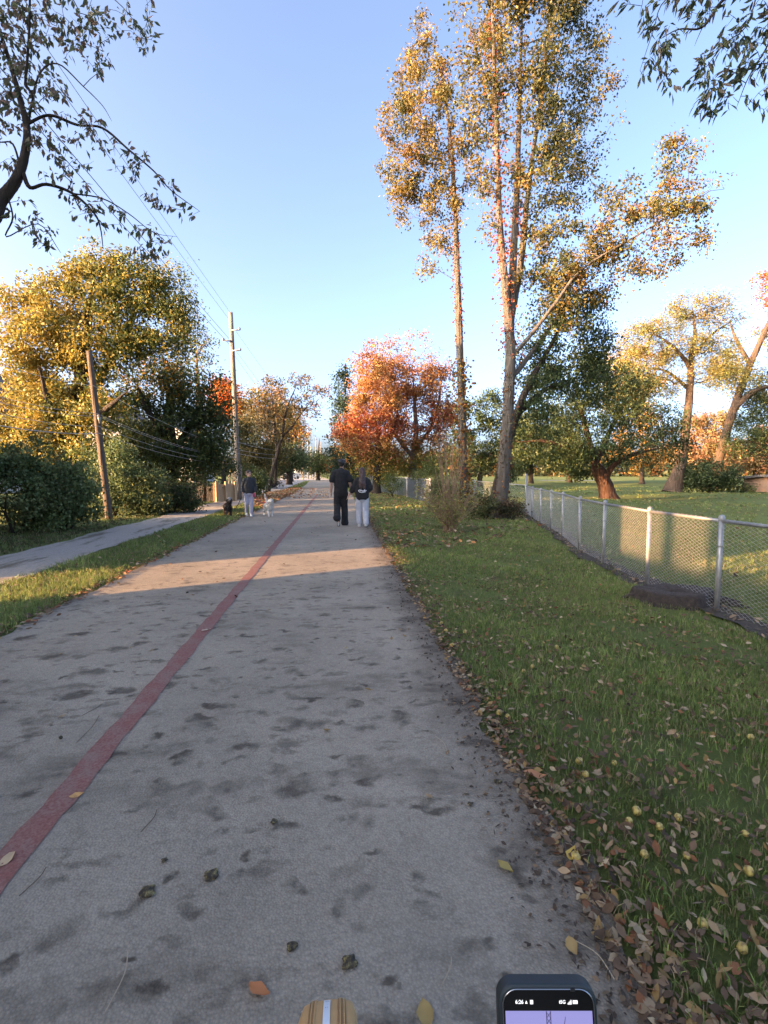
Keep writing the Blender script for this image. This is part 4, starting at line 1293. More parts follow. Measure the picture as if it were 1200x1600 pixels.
# soil strip under the fence
def soil_mat():
    m, n, l, b = new_mat('soil')
    z = noise(n, l, 30, 7, mapping(n, l, (1, 1, 1)), .75)
    r = ramp(n, [(.3, (.022, .018, .014)), (.7, (.085, .068, .05))])
    l.new(z.outputs[0], r.inputs[0]); l.new(r.outputs[0], b.inputs['Base Color'])
    b.inputs['Roughness'].default_value = 1
    bump(n, l, z.outputs[0], b, 1, .04)
    return m
SOIL = soil_mat()
yy = np.arange(1.5, 17.5, .12)
me = strip('soil_strip', yy, lambda y: fence_x(y) - .17 + organic_edge(y, .05, 2.9, .3), lambda y: fence_x(y) + .24 + organic_edge(y, .06, 2.3, 1.3), .012, None, 6)
co = np.empty(len(me.vertices) * 3); me.vertices.foreach_get('co', co); co = co.reshape(-1, 3)
co[:, 2] += np.abs(np.random.default_rng(5).normal(0, .008, len(co))); me.vertices.foreach_set('co', co.ravel())
tag(link('soil_strip', me, SOIL), kind='structure')
n = 900
y = rl.uniform(2.2, 16, n); x = fence_x(y) + rl.normal(.03, .13, n)
litter('fence_foot_litter', 'dead stalks and leaves caught along the foot of the chain-link fence', x, y, rl.uniform(.02, .05, n), rl.uniform(.03, .08, n), [(.12, .09, .06), (.2, .15, .1), (.08, .06, .04), (.3, .22, .14)], 408)

# stump beside the fence
def stump():
    g = G(1052, 940)
    k = scale_at(g)
    root = empty('tree_stump', (g[0], g[1], 0))
    rng = np.random.default_rng(8)
    n = 40; V = []; prof = [(1.18, -.02), (1.08, .03), (1.02, .105), (1.0, .13), (.93, .142), (.5, .136), (.18, .12), (.02, .115)]
    R0 = .37
    for pr, z in prof:
        for i in range(n):
            a = 2 * math.pi * i / n
            lob = 1 + .09 * math.sin(3 * a + .5) + .06 * math.sin(5 * a + 2) + .03 * math.sin(11 * a)
            if math.cos(a) > .5 and pr > .9: lob += .25 * (math.cos(a) - .5)
            V.append((R0 * pr * lob * math.cos(a) * 1.05, R0 * pr * lob * math.sin(a) * .8, z + (rng.normal(0, .005) if pr < .95 else rng.normal(0, .003))))
    Q = [(j * n + i, j * n + (i + 1) % n, (j + 1) * n + (i + 1) % n, (j + 1) * n + i) for j in range(len(prof) - 1) for i in range(n)]
    m, nn, l, b = new_mat('rotten_wood')
    tc = mapping(nn, l, (1, 1, 1))
    z = noise(nn, l, 26, 7, tc, .75)
    rg = nn.new('ShaderNodeTexWave'); rg.wave_type = 'RINGS'; rg.rings_direction = 'Z'; rg.inputs['Scale'].default_value = 9; rg.inputs['Distortion'].default_value = 5; l.new(tc, rg.inputs[0])
    r = ramp(nn, [(.3, (.016, .012, .01)), (.6, (.055, .042, .034)), (.8, (.14, .105, .085))]); l.new(z.outputs[0], r.inputs[0])
    l.new(mix(nn, l, .25, r.outputs[0], rg.outputs[0], 'MULTIPLY'), b.inputs['Base Color'])
    b.inputs['Roughness'].default_value = .9; bump(nn, l, z.outputs[0], b, 1, .03)
    link('stump_body', np_mesh('stump_body', V, np.array(Q), smooth=True), m, root)
    for (dx, dy, ex, ey, r0) in ((.3, -.12, .62, -.35, .07), (.35, -.02, .75, -.12, .05), (-.3, .1, -.5, .2, .05)):
        pts = spline([(dx * .6, dy * .6, .05), (dx, dy, .055), ((dx + ex) / 2, (dy + ey) / 2 + .03, .035), (ex, ey, -.01)], 4)
        MB().tube(pts, np.linspace(r0, r0 * .35, len(pts)), 8).build('root', m, root, True)
    tag(root, 'flat dark rotting tree stump at the foot of the chain-link fence', 'stump')
stump()
# ------------------------------------------------------------------ poles and wires
WOODP = bark_material('pole_wood', (.12, .10, .085), (.30, .26, .225), (16, 16, .8), .35)
WOODP2 = bark_material('pole_wood_brown', (.065, .052, .043), (.165, .13, .105), (16, 16, .8), .4)
CERAMIC = plain('insulator_grey', (.2, .2, .2), .35, .1)
WIRE = plain('wire_grey', (.16, .16, .17), .5, .1, metallic=.4)
WIRE_PALE = plain('wire_pale', (.42, .42, .43), .45, .1, metallic=.3)
def pole(name, label, base, top, r0, r1, mat, arms=()):
    root = empty(name, (base[0], base[1], 0))
    off = np.array([base[0], base[1], 0])
    P = np.linspace(np.array(base) - (0, 0, .3), top, 8)
    MB().tube(P - off, np.linspace(r0, r1, 8), 14).build('shaft', mat, root, True)
    for q, side in arms:
        q = np.array(q) - off
        MB().tube([q, q + np.array([side * .42, -.05, .02])], .035, 8).build('insulator_arm', CERAMIC, root, True)
        MB().lathe([(.03, 0), (.075, .02), (.05, .05), (.08, .08), (.05, .11), (.02, .14)], q + np.array([side * .40, -.05, .0]), 10).build('insulator', CERAMIC, root, True)
    return tag(root, label, 'utility pole')
Yp = 25.5
pb, pt = D(368, 782, Yp), D(360.5, 488, Yp)
pb[2] = 0
tall = pole('utility_pole', 'tall grey wooden utility pole behind the woman with the dogs', pb + (0, 1.0, 0), pt, .15, .10, WOODP,
     [(D(361.5, 516, Yp), 1), (D(362, 533, Yp), -1), (D(362.5, 548, Yp), 1)])
base_l = G(172, 811); Yq = base_l[1]
lt = D(139, 549, Yq)
old = pole('leaning_pole', 'old brown utility pole leaning left over the bushes by the lane', base_l, lt, .11, .08, WOODP2)
MB().tube([D(157, 649, Yq) - np.array(old.location) + np.array((.0, -.13, 0)), D(160, 662, Yq) - np.array(old.location) + np.array((.0, -.13, 0))], .04, 8).build('cable_clamp', CERAMIC, old, True)
# bracing sleeve round the tall pole's foot
MB().lathe([(.15, 1.15), (.18, 1.2), (.185, 1.75), (.15, 1.8)], (0, 0, 0), 14).build('pole_sleeve', bark_material('sleeve_wood', (.25, .16, .09), (.42, .30, .19), (14, 14, 1), .4), tall, True)
for i, (px, by, ty, Y, lab) in enumerate([(481, 742, 664, 110, 'slim far pole left of the path end'), (473, 745, 690, 96, 'pale short far pole beside the far street'), (493.5, 742, 683, 140, 'far pole second from the right above the far round tree'), (500.5, 741, 690, 165, 'farthest pole just left of the path end'),
                                          (486, 743, 697, 120, 'pale sunlit far pole between the two slim ones'), (428, 760, 655, 48, 'pale pole rising behind the small leaning tree')]):
    b_, t_ = D(px, by, Y), D(px, ty, Y); b_[2] = 0
    pole('far_pole', lab, b_, t_, .16, .11, WOODP)

def wire(label, a, b, sag, r=.008, mat=WIRE, grp='overhead wires'):
    t = np.linspace(0, 1, 28)[:, None]
    P = np.asarray(a) * (1 - t) + np.asarray(b) * t
    P[:, 2] -= (4 * sag * t * (1 - t))[:, 0]
    P0 = P[0].copy(); o = MB().tube(P - P0, r, 5).build('overhead_wire', mat, None, True)
    o.location = tuple(P0)
    tag(o, label, 'wire')
# from the tall pole towards the camera (up and left) and on along the lane
def along(p, y=-14.0, dz=0.0): return np.array([p[0], y, p[2] + dz])
for lab, px_, py_, r_ in (('top wire from the tall pole towards the upper left', 361, 503, .006), ('faint wire above the others left of the tall pole', 361, 490, .006), ('upper of the paired wires left of the tall pole', 359.5, 531, .009), ('lower of the paired wires left of the tall pole', 361, 541, .009)):
    p_ = D(px_, py_, Yp)
    wire(lab, p_, along(p_), .25, r_)
wire('right-hand wire from the tall pole down to the far poles', D(369, 518, Yp), D(481, 668, 110), .35, .006)
wire('middle wire from the tall pole down to the far poles', D(370, 550, Yp), D(481, 690, 110), .4, .006)
wire('left-hand wire from the tall pole down to the far poles', D(364, 552, Yp), D(473, 692, 96), .4, .006)
for (x0, y0, xp, yp, x1, y1, lab) in [(-30, 560, 145, 602, 265, 650, 'topmost slack wire on the leaning pole'), (-30, 612, 151, 646, 290, 680, 'second slack wire on the leaning pole'),
                                      (-30, 622, 152, 650, 290, 690, 'third slack wire on the leaning pole'), (-30, 640, 154, 666, 285, 700, 'fourth slack wire on the leaning pole'), (-30, 660, 155, 677, 280, 706, 'lowest pale cable on the leaning pole')]:
    wire(lab + ', left run', D(xp, yp, Yq - .14), D(x0, y0, 9.5), .08, .006 if 'lowest' not in lab else .010, WIRE_PALE)
    wire(lab + ', right run towards the tall pole', D(xp, yp, Yq - .14), D(369, 700 + (yp - 602) * .32, Yp - .22), .25, .006, WIRE_PALE)
for i, (y0, x1, y1) in enumerate([(690, 450, 700), (702, 455, 706), (708, 455, 712)]):
    wire(['upper', 'middle', 'lower'][i] + ' low cable running right from the tall pole', D(369, y0, Yp - .22), D(x1, y1, 60), .3, .008, WIRE_PALE)

# ------------------------------------------------------------------ wooden fence, marker post, houses
def planks(name, c1, c2):
    return bark_material(name, c1, c2, (10, 10, 1.2), .3)
TANW = planks('fence_tan', (.42, .31, .19), (.6, .46, .30))
BROWNW = planks('fence_brown', (.10, .065, .045), (.2, .135, .09))
def board_fence(name, label, a, b, h, n, mat, posts, tops=0.0):
    a, b = np.array(a), np.array(b)
    root = empty(name, (a[0], a[1], 0))
    d = b - a; rz = math.atan2(d[1], d[0]); L = math.hypot(d[0], d[1])
    rng = random.Random(4)
    for i in range(n):
        c = d * ((i + .5) / n)
        MB().box((c[0], c[1], h / 2 + rng.uniform(-.015, .015)), (L / n * .94, .025, h), rz).build('board', mat, root)
    nv = np.array([-d[1], d[0], 0]) / L
    for z in (.3, h - .25):
        MB().box(tuple(d * .5 + nv * .045 + np.array([0, 0, z])), (L, .05, .09), rz).build('rail', mat, root)
    for i in range(posts):
        c = d * (i / (posts - 1)) - nv * .07
        MB().box((c[0], c[1], h / 2 + .06), (.11, .11, h + .12), rz).build('post', mat, root)
    return tag(root, label, 'fence')
Yf = 30.0
fa, fb = D(338, 782, 24.6), D(367, 778, 25.2)
fa[2] = fb[2] = 0
board_fence('board_fence', 'pale tan board fence at the foot of the tall pole', fa, fb, .88, 10, TANW, 3)
fa2, fb2 = D(285, 780, 25.6), D(337, 781, 24.8)
fa2[2] = fb2[2] = 0
board_fence('brown_board_fence', 'dark brown board fence left of the pale fence', fa2, fb2, .8, 14, BROWNW, 4)
for i, px in enumerate((358, 362.5, 367)):
    g = D(px, 757, 25.9); g[2] = 0
    MB().box((0, 0, .75), (.08, .08, 1.5)).build('timber_post', TANW).location = tuple(g)
    tag(bpy.context.scene.objects[-1] if False else [o for o in col.objects if o.name.startswith('timber_post')][-1], ['left', 'middle', 'right'][i] + ' one of three bare timber posts behind the pale fence', 'post')
WHITEP = plain('white_paint', (.75, .75, .73), .5, .06)
g = G(463, 752.5)
root = empty('marker_post', g)
MB().lathe([(.05, 0), (.05, 1.35), (.04, 1.4), (.005, 1.42)], n=10).build('post_tube', WHITEP, root, True)
MB().lathe([(.053, 1.12), (.053, 1.25)], n=10).build('reflector_band', plain('reflector', (.35, .3, .12), .3), root, True)
tag(root, 'thin white marker post at the edge of the far street', 'post')

GLASS = plain('window_glass', (.03, .035, .04), .08, .1)
ROOF = plain('shingle_roof', (.09, .085, .085), .9, .25, 8, bumps=.4)
TRIM = plain('house_trim', (.7, .7, .68), .6, .05)
def house(name, label, c, L, W, H, ridge, wallmat, rz=0.0, roof=ROOF, nwin=4, storeys=2):
    """long side along local x; gable ends at +-x"""
    root = empty(name, (c[0], c[1], 0), rz)
    mb = MB()
    x, y = L / 2, W / 2
    mb.add([(-x, -y, 0), (x, -y, 0), (x, y, 0), (-x, y, 0), (-x, -y, H), (x, -y, H), (x, y, H), (-x, y, H), (-x, 0, ridge), (x, 0, ridge)],
           [(0, 1, 5, 4), (2, 3, 7, 6), (1, 2, 6, 9, 5), (3, 0, 4, 8, 7)])
    mb.build('wall', wallmat, root)
    mb = MB()
    o, e = .35, .4
    sl = (ridge - H) / y
    for s in (-1, 1):
        A = [(-x - e, s * (y + o), H - o * sl + .03), (x + e, s * (y + o), H - o * sl + .03), (x + e, 0, ridge + .03), (-x - e, 0, ridge + .03)]
        B = [(p[0], p[1], p[2] + .16) for p in A]
        mb.add(A + B, [(0, 1, 2, 3), (7, 6, 5, 4), (0, 4, 5, 1), (1, 5, 6, 2), (3, 7, 4, 0)])
    r = mb.build('roof', roof, root)
    MB().box((L * .2, W * .12, ridge + .3), (.6, .6, 1.4)).build('chimney', plain('chimney_brick', (.22, .1, .07), .9), r)
    for st in range(storeys):
        z = 1.6 + st * 2.7
        for s in (-1, 1):
            for i in range(nwin):
                wx = -x + L * (i + .5) / nwin
                w = MB().box((wx, s * (y + .02), z), (1.0, .06, 1.35)).build('window', TRIM, root)
                MB().box((wx, s * (y + .045), z), (.82, .04, 1.15)).build('pane', GLASS, w)
        for s in (-1, 1):
            w = MB().box((s * (x + .02), 0, z), (.06, 1.0, 1.35)).build('window', TRIM, root)
            MB().box((s * (x + .045), 0, z), (.04, .82, 1.15)).build('pane', GLASS, w)
    return tag(root, label, 'house')
SIDING = plain('siding_grey', (.42, .42, .4), .7, .08)
SIDING2 = plain('siding_cream', (.5, .46, .38), .7, .08)
SIDING_W = plain('siding_white', (.42, .42, .41), .7, .06)
gp = D(476, 741, 150); house('white_house', 'small white house far off left of the path end', gp, 7, 6, 3.2, 5.2, SIDING_W, R(20), storeys=1, nwin=2)
# houses of the street that lies behind the trees on the left
for i, (x, y, L, rz, mat, lab) in enumerate([(-27, 24, 12, 90, SIDING, 'grey two-storey house behind the yellow tree'), (-27, 41, 13, 90, SIDING2, 'cream two-storey house behind the dark green tree'), (-25, 58, 12, 90, SIDING_W, 'pale two-storey house behind the orange crown'), (-24, 76, 12, 90, SIDING, 'grey two-storey house far along the lane')]):
    house('street_house', lab, (x, y), L, 8.5, 5.8, 9.2, mat, R(rz), nwin=4)
# brick shed at the right edge and low buildings beyond the lawn
gp = G(1197, 771)
house('shed', 'low brown shed at the right edge beyond the lawn', (gp[0] + 4.8, gp[1] + 2.2, 0), 5.5, 4, .9, 1.1, plain('shed_brown', (.26, .17, .12), .8), 0, storeys=0)

# added unseen wall left of frame: shades the path, openings shape the sun patch
SW = math.tan(SUN_BEHIND); XW = -9.6
def shaft(x, y, z):
    """where the sun ray that reaches (x, y, z) crosses the added wall"""
    t = (XW - x) / to_sun.x
    return y + to_sun.y * t, z + to_sun.z * t
ya, _ = shaft(-1.0, 6.45, 0); yb, _ = shaft(-1.0, 8.5, 0)
_, z_pass = shaft(1.35, 7, 0)
yc, z_lo = shaft(4.0, 4.72, .34); yd, z_hi = shaft(4.1, 6.6, 1.0)
BLOCKERW = planks('blocker_boards', (.16, .10, .075), (.28, .18, .13))
sun_blocker = empty('sun_blocker', (XW, 0, 0))
Y0, Y1, HB = -16.0, 14.3, 8.0
def wall_piece(y0, y1, z0, z1):
    MB().box((-.12, (y0 + y1) / 2, (z0 + z1) / 2), (.2, y1 - y0, z1 - z0)).build('wall_boards', BLOCKERW, sun_blocker)
wall_piece(Y0, min(ya, yc), 0, HB)
wall_piece(max(yb, yd), Y1, 0, HB)
lo, hi = min(ya, yc), max(yb, yd)
if lo < ya: wall_piece(lo, ya, 0, z_pass)
if yb < hi: wall_piece(yb, hi, 0, z_pass)
wall_piece(lo, hi, z_pass, z_lo)
if lo < yc: wall_piece(lo, yc, z_lo, z_hi + .06)
if yd < hi: wall_piece(yd, hi, z_lo, z_hi + .06)
wall_piece(lo, hi, z_hi + .06, HB)
ym = yc + (yd - yc) * .36
MB().box((-.12, ym, (z_lo + z_hi) / 2), (.12, .16, z_hi - z_lo + .5)).build('opening_post', BLOCKERW, sun_blocker)
MB().add([(.05, Y0 - .4, HB - .02), (.05, Y1, HB - .02), (-4, Y1, HB + 1.3), (-4, Y0 - .4, HB + 1.3), (.05, Y0 - .4, HB + .13), (.05, Y1, HB + .13), (-4, Y1, HB + 1.45), (-4, Y0 - .4, HB + 1.45)],
         [(0, 3, 2, 1), (4, 5, 6, 7), (0, 1, 5, 4), (2, 3, 7, 6), (1, 2, 6, 5), (0, 4, 7, 3)]).build('roof', ROOF, sun_blocker)
for yy_ in (Y0 + .3, -6, Y1 - .3):
    MB().box((-3.9, yy_, (HB + 1.2) / 2), (.25, .25, HB + 1.2)).build('roof_post', BLOCKERW, sun_blocker)
tag(sun_blocker, 'added brown board wall that blocks the sun, unseen beyond the left edge', 'sun_blocker')

# parked car far away beside the street
CARP = plain('car_silver', (.5, .5, .5), .3, .04, metallic=.3)
TYRE = plain('tyre_rubber', (.02, .02, .02), .9)
def car(label, g, rz, paint):
    root = empty('parked_car', g, rz)
    V, prof = [], [(-2.1, .35), (-2.15, .75), (-1.9, .95), (-1.45, 1.0), (-.8, 1.42), (.7, 1.45), (1.35, 1.05), (2.05, .9), (2.15, .6), (2.1, .35)]
    mb = MB(); n = len(prof)
    for s in (-1, 1):
        for x, z in prof: V.append((x, s * (.85 - (.14 if z > 1.2 else 0)), z))
    mb.add(V, [tuple(range(n))[::-1], tuple(range(n, 2 * n))] + [(i, i + 1, n + i + 1, n + i) for i in range(n - 1)] + [(n - 1, 0, n, 2 * n - 1)])
    mb.build('body', paint, root, bevel=.04)
    MB().add([(-1.3, .865, 1.03), (1.15, .865, 1.06), (.65, .735, 1.4), (-.75, .735, 1.38)], [(0, 1, 2, 3)]).build('side_window', GLASS, root)
    MB().add([(-1.3, -.865, 1.03), (1.15, -.865, 1.06), (.65, -.735, 1.4), (-.75, -.735, 1.38)], [(3, 2, 1, 0)]).build('side_window', GLASS, root)
    for x in (-1.35, 1.35):
        for s in (-1, 1):
            MB().lathe([(.02, -.1), (.31, -.1), (.33, 0), (.31, .1), (.02, .1)], (x, 0, 0), 16).build('wheel', TYRE, root, True)
            w = root.children[-1]; w.rotation_euler = (math.pi / 2, 0, 0); w.location = (0, s * .78, .33)
    return tag(root, label, 'car')
car('pale silver car parked far off on the side street', G(454, 748.5), R(25), CARP)
# ------------------------------------------------------------------ people and dogs
def capsule_bm(bm, p0, p1, r0, r1, sx=1.0, sy=1.0, seg=12):
    """closed tapered capsule; sx / sy flatten the cross-section along world x / y"""
    p0, p1 = Vector(p0), Vector(p1)
    ax = p1 - p0; L = ax.length
    if L < 1e-6: ax = Vector((0, 0, 1)); L = 1e-6
    q = ax.to_track_quat('Z', 'Y').to_matrix()
    rings = []
    for k in range(5):
        a = math.pi / 2 * (1 - k / 4)
        rings.append((r0 * math.cos(a), -r0 * math.sin(a)))
    for k in range(5):
        a = math.pi / 2 * (k / 4)
        rings.append((r1 * math.cos(a), L + r1 * math.sin(a)))
    vs = []
    for r, z in rings:
        row = []
        for i in range(seg):
            t = 2 * math.pi * i / seg
            v = q @ Vector((max(r, 1e-4) * math.cos(t), max(r, 1e-4) * math.sin(t), z))
            c = q @ Vector((0, 0, min(max(z, 0), L)))
            d = v - c
            d.x *= sx; d.y *= sy
            row.append(bm.verts.new(p0 + c + d))
        vs.append(row)
    for a, b in zip(vs[:-1], vs[1:]):
        for i in range(seg):
            j = (i + 1) % seg
            bm.faces.new((a[i], a[j], b[j], b[i]))
    bm.faces.new(vs[0][::-1]); bm.faces.new(vs[-1])

def ellipsoid_bm(bm, c, r, rot=None, seg=16):
    t = bmesh.new()
    bmesh.ops.create_uvsphere(t, u_segments=seg, v_segments=seg // 2 + 2, radius=1)
    M = Matrix.Translation(Vector(c)) @ (Euler(rot).to_matrix().to_4x4() if rot else Matrix()) @ Matrix.Diagonal((*r, 1))
    t.transform(M)
    me = bpy.data.meshes.new('tmp'); t.to_mesh(me); t.free()
    bm.from_mesh(me); bpy.data.meshes.remove(me)

def organic(name, parts, mat, parent, voxel=.012, smooth=3, noise_amp=0.0, noise_f=30):
    """joins capsules and ellipsoids into one continuous skin (voxel remesh + smoothing)"""
    bm = bmesh.new()
    for p in parts:
        if p[0] == 'c': capsule_bm(bm, *p[1:])
        else: ellipsoid_bm(bm, *p[1:])
    me = bpy.data.meshes.new(name + '_src'); bm.to_mesh(me); bm.free()
    o = bpy.data.objects.new(name + '_src', me); col.objects.link(o)
    rm = o.modifiers.new('r', 'REMESH'); rm.mode = 'VOXEL'; rm.voxel_size = voxel; rm.use_smooth_shade = True
    sm = o.modifiers.new('s', 'SMOOTH'); sm.iterations = smooth; sm.factor = .5
    dg = bpy.context.evaluated_depsgraph_get(); dg.update()
    out = bpy.data.meshes.new_from_object(o.evaluated_get(dg))
    bpy.data.objects.remove(o); bpy.data.meshes.remove(me)
    out.name = name
    if noise_amp:
        n = len(out.vertices); co = np.empty(n * 3, np.float32); out.vertices.foreach_get('co', co); co = co.reshape(-1, 3)
        nr = np.empty(n * 3, np.float32); out.vertices.foreach_get('normal', nr); nr = nr.reshape(-1, 3)
        w = np.sin(co[:, 0] * noise_f + 1) * np.sin(co[:, 1] * noise_f * 1.1 + 2) + np.sin(co[:, 2] * noise_f * .8 + co[:, 0] * noise_f * .5) * .8
        co += nr * (w * noise_amp)[:, None]
        out.vertices.foreach_set('co', co.ravel())
    out.polygons.foreach_set('use_smooth', [True] * len(out.polygons))
    out.materials.clear()
    return link(name, out, mat, parent)

SKIN = plain('skin', (.42, .26, .19), .55, .06, 20)
BLACKC = plain('black_cloth', (.016, .016, .018), .95, .3, 14, bumps=.3)
BLACKP = plain('black_trousers', (.013, .013, .015), .95, .3, 14, bumps=.3)
GREYC = plain('pale_grey_sweatpants', (.42, .44, .50), .9, .08, 10, bumps=.3)
NAVY = plain('navy_jacket', (.011, .011, .014), .6, .3, 14, bumps=.3)
LILAC = plain('pale_lilac_leggings', (.36, .35, .42), .85, .08, 10, bumps=.2)
HAIRB = plain('black_hair', (.008, .007, .007), .5, .3, 60, bumps=.5)
HAIRBR = plain('brown_hair', (.045, .022, .017), .45, .4, 50, bumps=.6)
SHOEW = plain('white_shoe', (.55, .55, .54), .6, .06)
SOLE = plain('dark_sole', (.012, .014, .02), .8, .1)
TEAL = plain('teal_shoe', (.06, .22, .2), .5, .1)
EYE = plain('dark_eye', (.02, .015, .012), .3)
LIP = plain('lip', (.3, .11, .09), .5)
LEASHP = plain('pink_leash', (.42, .03, .08), .6)
LEASHD = plain('dark_leash', (.05, .03, .02), .7)

def hand(p, d, side, curl=.4):
    """palm plus four fingers and a thumb; d: unit direction the fingers point, side: +1/-1 thumb side along x"""
    p, d = Vector(p), Vector(d).normalized()
    fwd = Vector((0, 1, 0)); lat = d.cross(Vector((1, 0, 0)))
    if lat.length < .2: lat = Vector((0, 1, 0))
    lat.normalize()
    out = [('c', p, p + d * .075, .022, .026, .75, 1.0)]
    base = p + d * .08
    bendv = Vector((-side, 0, 0)) * curl
    for k, (off, ln) in enumerate(((-.027, .062), (-.009, .074), (.009, .07), (.026, .055))):
        b = base + lat * off
        m = b + (d + bendv * .3).normalized() * ln * .5
        e = m + (d + bendv).normalized() * ln * .5
        out += [('c', b - d * .02, m, .009, .0085), ('c', m, e, .0085, .007)]
    t0 = p + d * .02 + lat * .028
    t1 = t0 + (lat * .8 + d * .7).normalized() * .035
    out += [('c', t0, t1, .011, .0095), ('c', t1, t1 + (lat * .35 + d).normalized() * .028, .0095, .008)]
    return out

def shoe(parent, heel, toe, mat, sole=SOLE, name='shoe'):
    h, t = Vector(heel), Vector(toe)
    d = (t - h)
    up = Vector((0, 0, 1)) - d.normalized() * d.normalized().z
    up.normalize()
    s = organic(name, [('c', h + up * .035, t + up * .018, .040, .032, 1, 1), ('c', h + up * .06, h + d * .35 + up * .05, .038, .036), ('c', h + d * .6 + up * .012, t + up * .01, .044, .036)], mat, parent, .009, 3)
    mb = bmesh.new(); capsule_bm(mb, h - up * .012, t - up * .012, .042, .038); 
    n = d.normalized()
    for v in mb.verts:
        r = v.co - h; z = r.dot(up)
        v.co += up * ((-.018 if z < -.012 else -.002) - z)
    me = bpy.data.meshes.new('sole'); mb.to_mesh(me); mb.free()
    link('sole', me, sole, s)
    return s

def head_parts(c, s=1.0, yaw=0.0, pitch=0.0, face=True):
    """skull, jaw, nose, ears; face looks along local +y rotated by yaw"""
    Rm = Matrix.Rotation(yaw, 3, 'Z') @ Matrix.Rotation(pitch, 3, 'X')
    c = Vector(c)
    def T(v): return c + Rm @ (Vector(v) * s)
    rot = (pitch, 0, yaw)
    P = [('e', T((0, -.012, .02)), (.074 * s, .092 * s, .092 * s), rot), ('e', T((0, .028, -.045)), (.054 * s, .062 * s, .068 * s), rot),
         ('c', T((0, .085, .005)), T((0, .100, -.028)), .010 * s, .015 * s), ('e', T((.074, -.005, -.01)), (.012 * s, .022 * s, .032 * s), rot), ('e', T((-.074, -.005, -.01)), (.012 * s, .022 * s, .032 * s), rot),
         ('e', T((0, .066, -.085)), (.026 * s, .024 * s, .02 * s), rot)]
    return P, T, rot

def face_details(parent, T, s, rot):
    for sx in (-1, 1):
        bm = bmesh.new(); ellipsoid_bm(bm, T((sx * .030, .080, .004)), (.011 * s, .008 * s, .008 * s), rot, 10)
        me = bpy.data.meshes.new('eye'); bm.to_mesh(me); bm.free(); link('eye', me, EYE, parent)
        bm = bmesh.new(); ellipsoid_bm(bm, T((sx * .031, .083, .024)), (.019 * s, .006 * s, .004 * s), rot, 10)
        me = bpy.data.meshes.new('eyebrow'); bm.to_mesh(me); bm.free(); link('eyebrow', me, HAIRBR, parent)
    bm = bmesh.new(); ellipsoid_bm(bm, T((0, .083, -.058)), (.022 * s, .008 * s, .007 * s), rot, 10)
    me = bpy.data.meshes.new('mouth'); bm.to_mesh(me); bm.free(); link('mouth', me, LIP, parent)

gm = G(533, 821.5)
gg = G(566, 823.5)

def walking_man():
    root = empty('person', gm)
    k = 1.0
    hd, T, rot = head_parts((0.03, .05, 1.685), 1.0, R(4), R(-6))
    hip = .95
    arms = [('c', (-.17, 0, 1.45), (-.245, -.03, 1.17), .052, .042), ('c', (-.245, -.03, 1.17), (-.262, .03, .93), .041, .028),
            ('c', (.17, 0, 1.45), (.245, -.02, 1.17), .052, .042), ('c', (.245, -.02, 1.17), (.285, .06, .935), .041, .028)]
    body = hd + [('c', (0.02, .02, 1.50), (.03, .04, 1.60), .055, .052), ('c', (-.13, 0, 1.45), (.13, 0, 1.45), .07, .07), ('c', (0, 0, 1.02), (0, 0, 1.36), .13, .15, 1.15, .8),
            ('c', (0, 0, .98), (0, 0, .92), .14, .14, 1.1, .85),
            ('c', (-.085, 0, .92), (-.10, .02, .52), .085, .06), ('c', (-.10, .02, .52), (-.085, -.33, .25), .058, .04), ('c', (-.085, -.33, .25), (-.07, -.27, .12), .036, .03),
            ('c', (.085, 0, .92), (.09, .06, .50), .085, .06), ('c', (.09, .06, .50), (.10, .03, .09), .058, .04), ('c', (.10, .03, .07), (.10, .13, .05), .035, .03)] + arms
    body += hand((-.262, .04, .915), (-.05, .1, -1), 1) + hand((.29, .065, .92), (.3, .05, -1), -1)
    b = organic('body', body, SKIN, root, .012, 3)
    organic('t_shirt', [('c', (0, 0, .90), (0, 0, 1.16), .150, .150, 1.24, .92), ('c', (0, 0, 1.16), (0, 0, 1.40), .150, .150, 1.25, .9), ('c', (-.15, 0, 1.445), (.15, 0, 1.445), .082, .082), ('c', (0, .01, 1.47), (.01, .02, 1.52), .085, .066),
                        ('c', (-.165, 0, 1.44), (-.238, -.025, 1.24), .078, .082), ('c', (.165, 0, 1.44), (.238, -.018, 1.24), .078, .082)], BLACKC, root, .012, 3, .004, 22)
    organic('trousers', [('c', (0, 0, .98), (0, 0, .88), .145, .15, 1.15, .92), ('c', (-.09, 0, .9), (-.105, .02, .54), .112, .092), ('c', (-.105, .02, .54), (-.105, -.28, .30), .092, .094), ('c', (-.105, -.28, .30), (-.11, -.345, .25), .094, .105),
                         ('c', (.09, 0, .9), (.095, .06, .5), .112, .092), ('c', (.095, .06, .5), (.105, .03, .12), .09, .098), ('c', (.105, .03, .12), (.105, .03, .085), .098, .105)], BLACKP, root, .012, 3, .005, 19)
    organic('hair', [('e', (.03, .02, 1.735), (.092, .10, .075)), ('e', (.03, -.025, 1.70), (.084, .075, .085)), ('e', (.08, .05, 1.75), (.055, .07, .05)), ('e', (-.03, .02, 1.745), (.05, .06, .045)), ('e', (.02, -.04, 1.645), (.06, .05, .045))], HAIRB, root, .010, 2, .006, 60)
    shoe(root, (-.075, -.315, .245), (-.07, -.245, .045), SHOEW)
    shoe(root, (.10, .0, .028), (.11, .2, .028), TEAL)
    return tag(root, 'man in black T-shirt and baggy black trousers walking away, one sole showing', 'person')
walking_man()

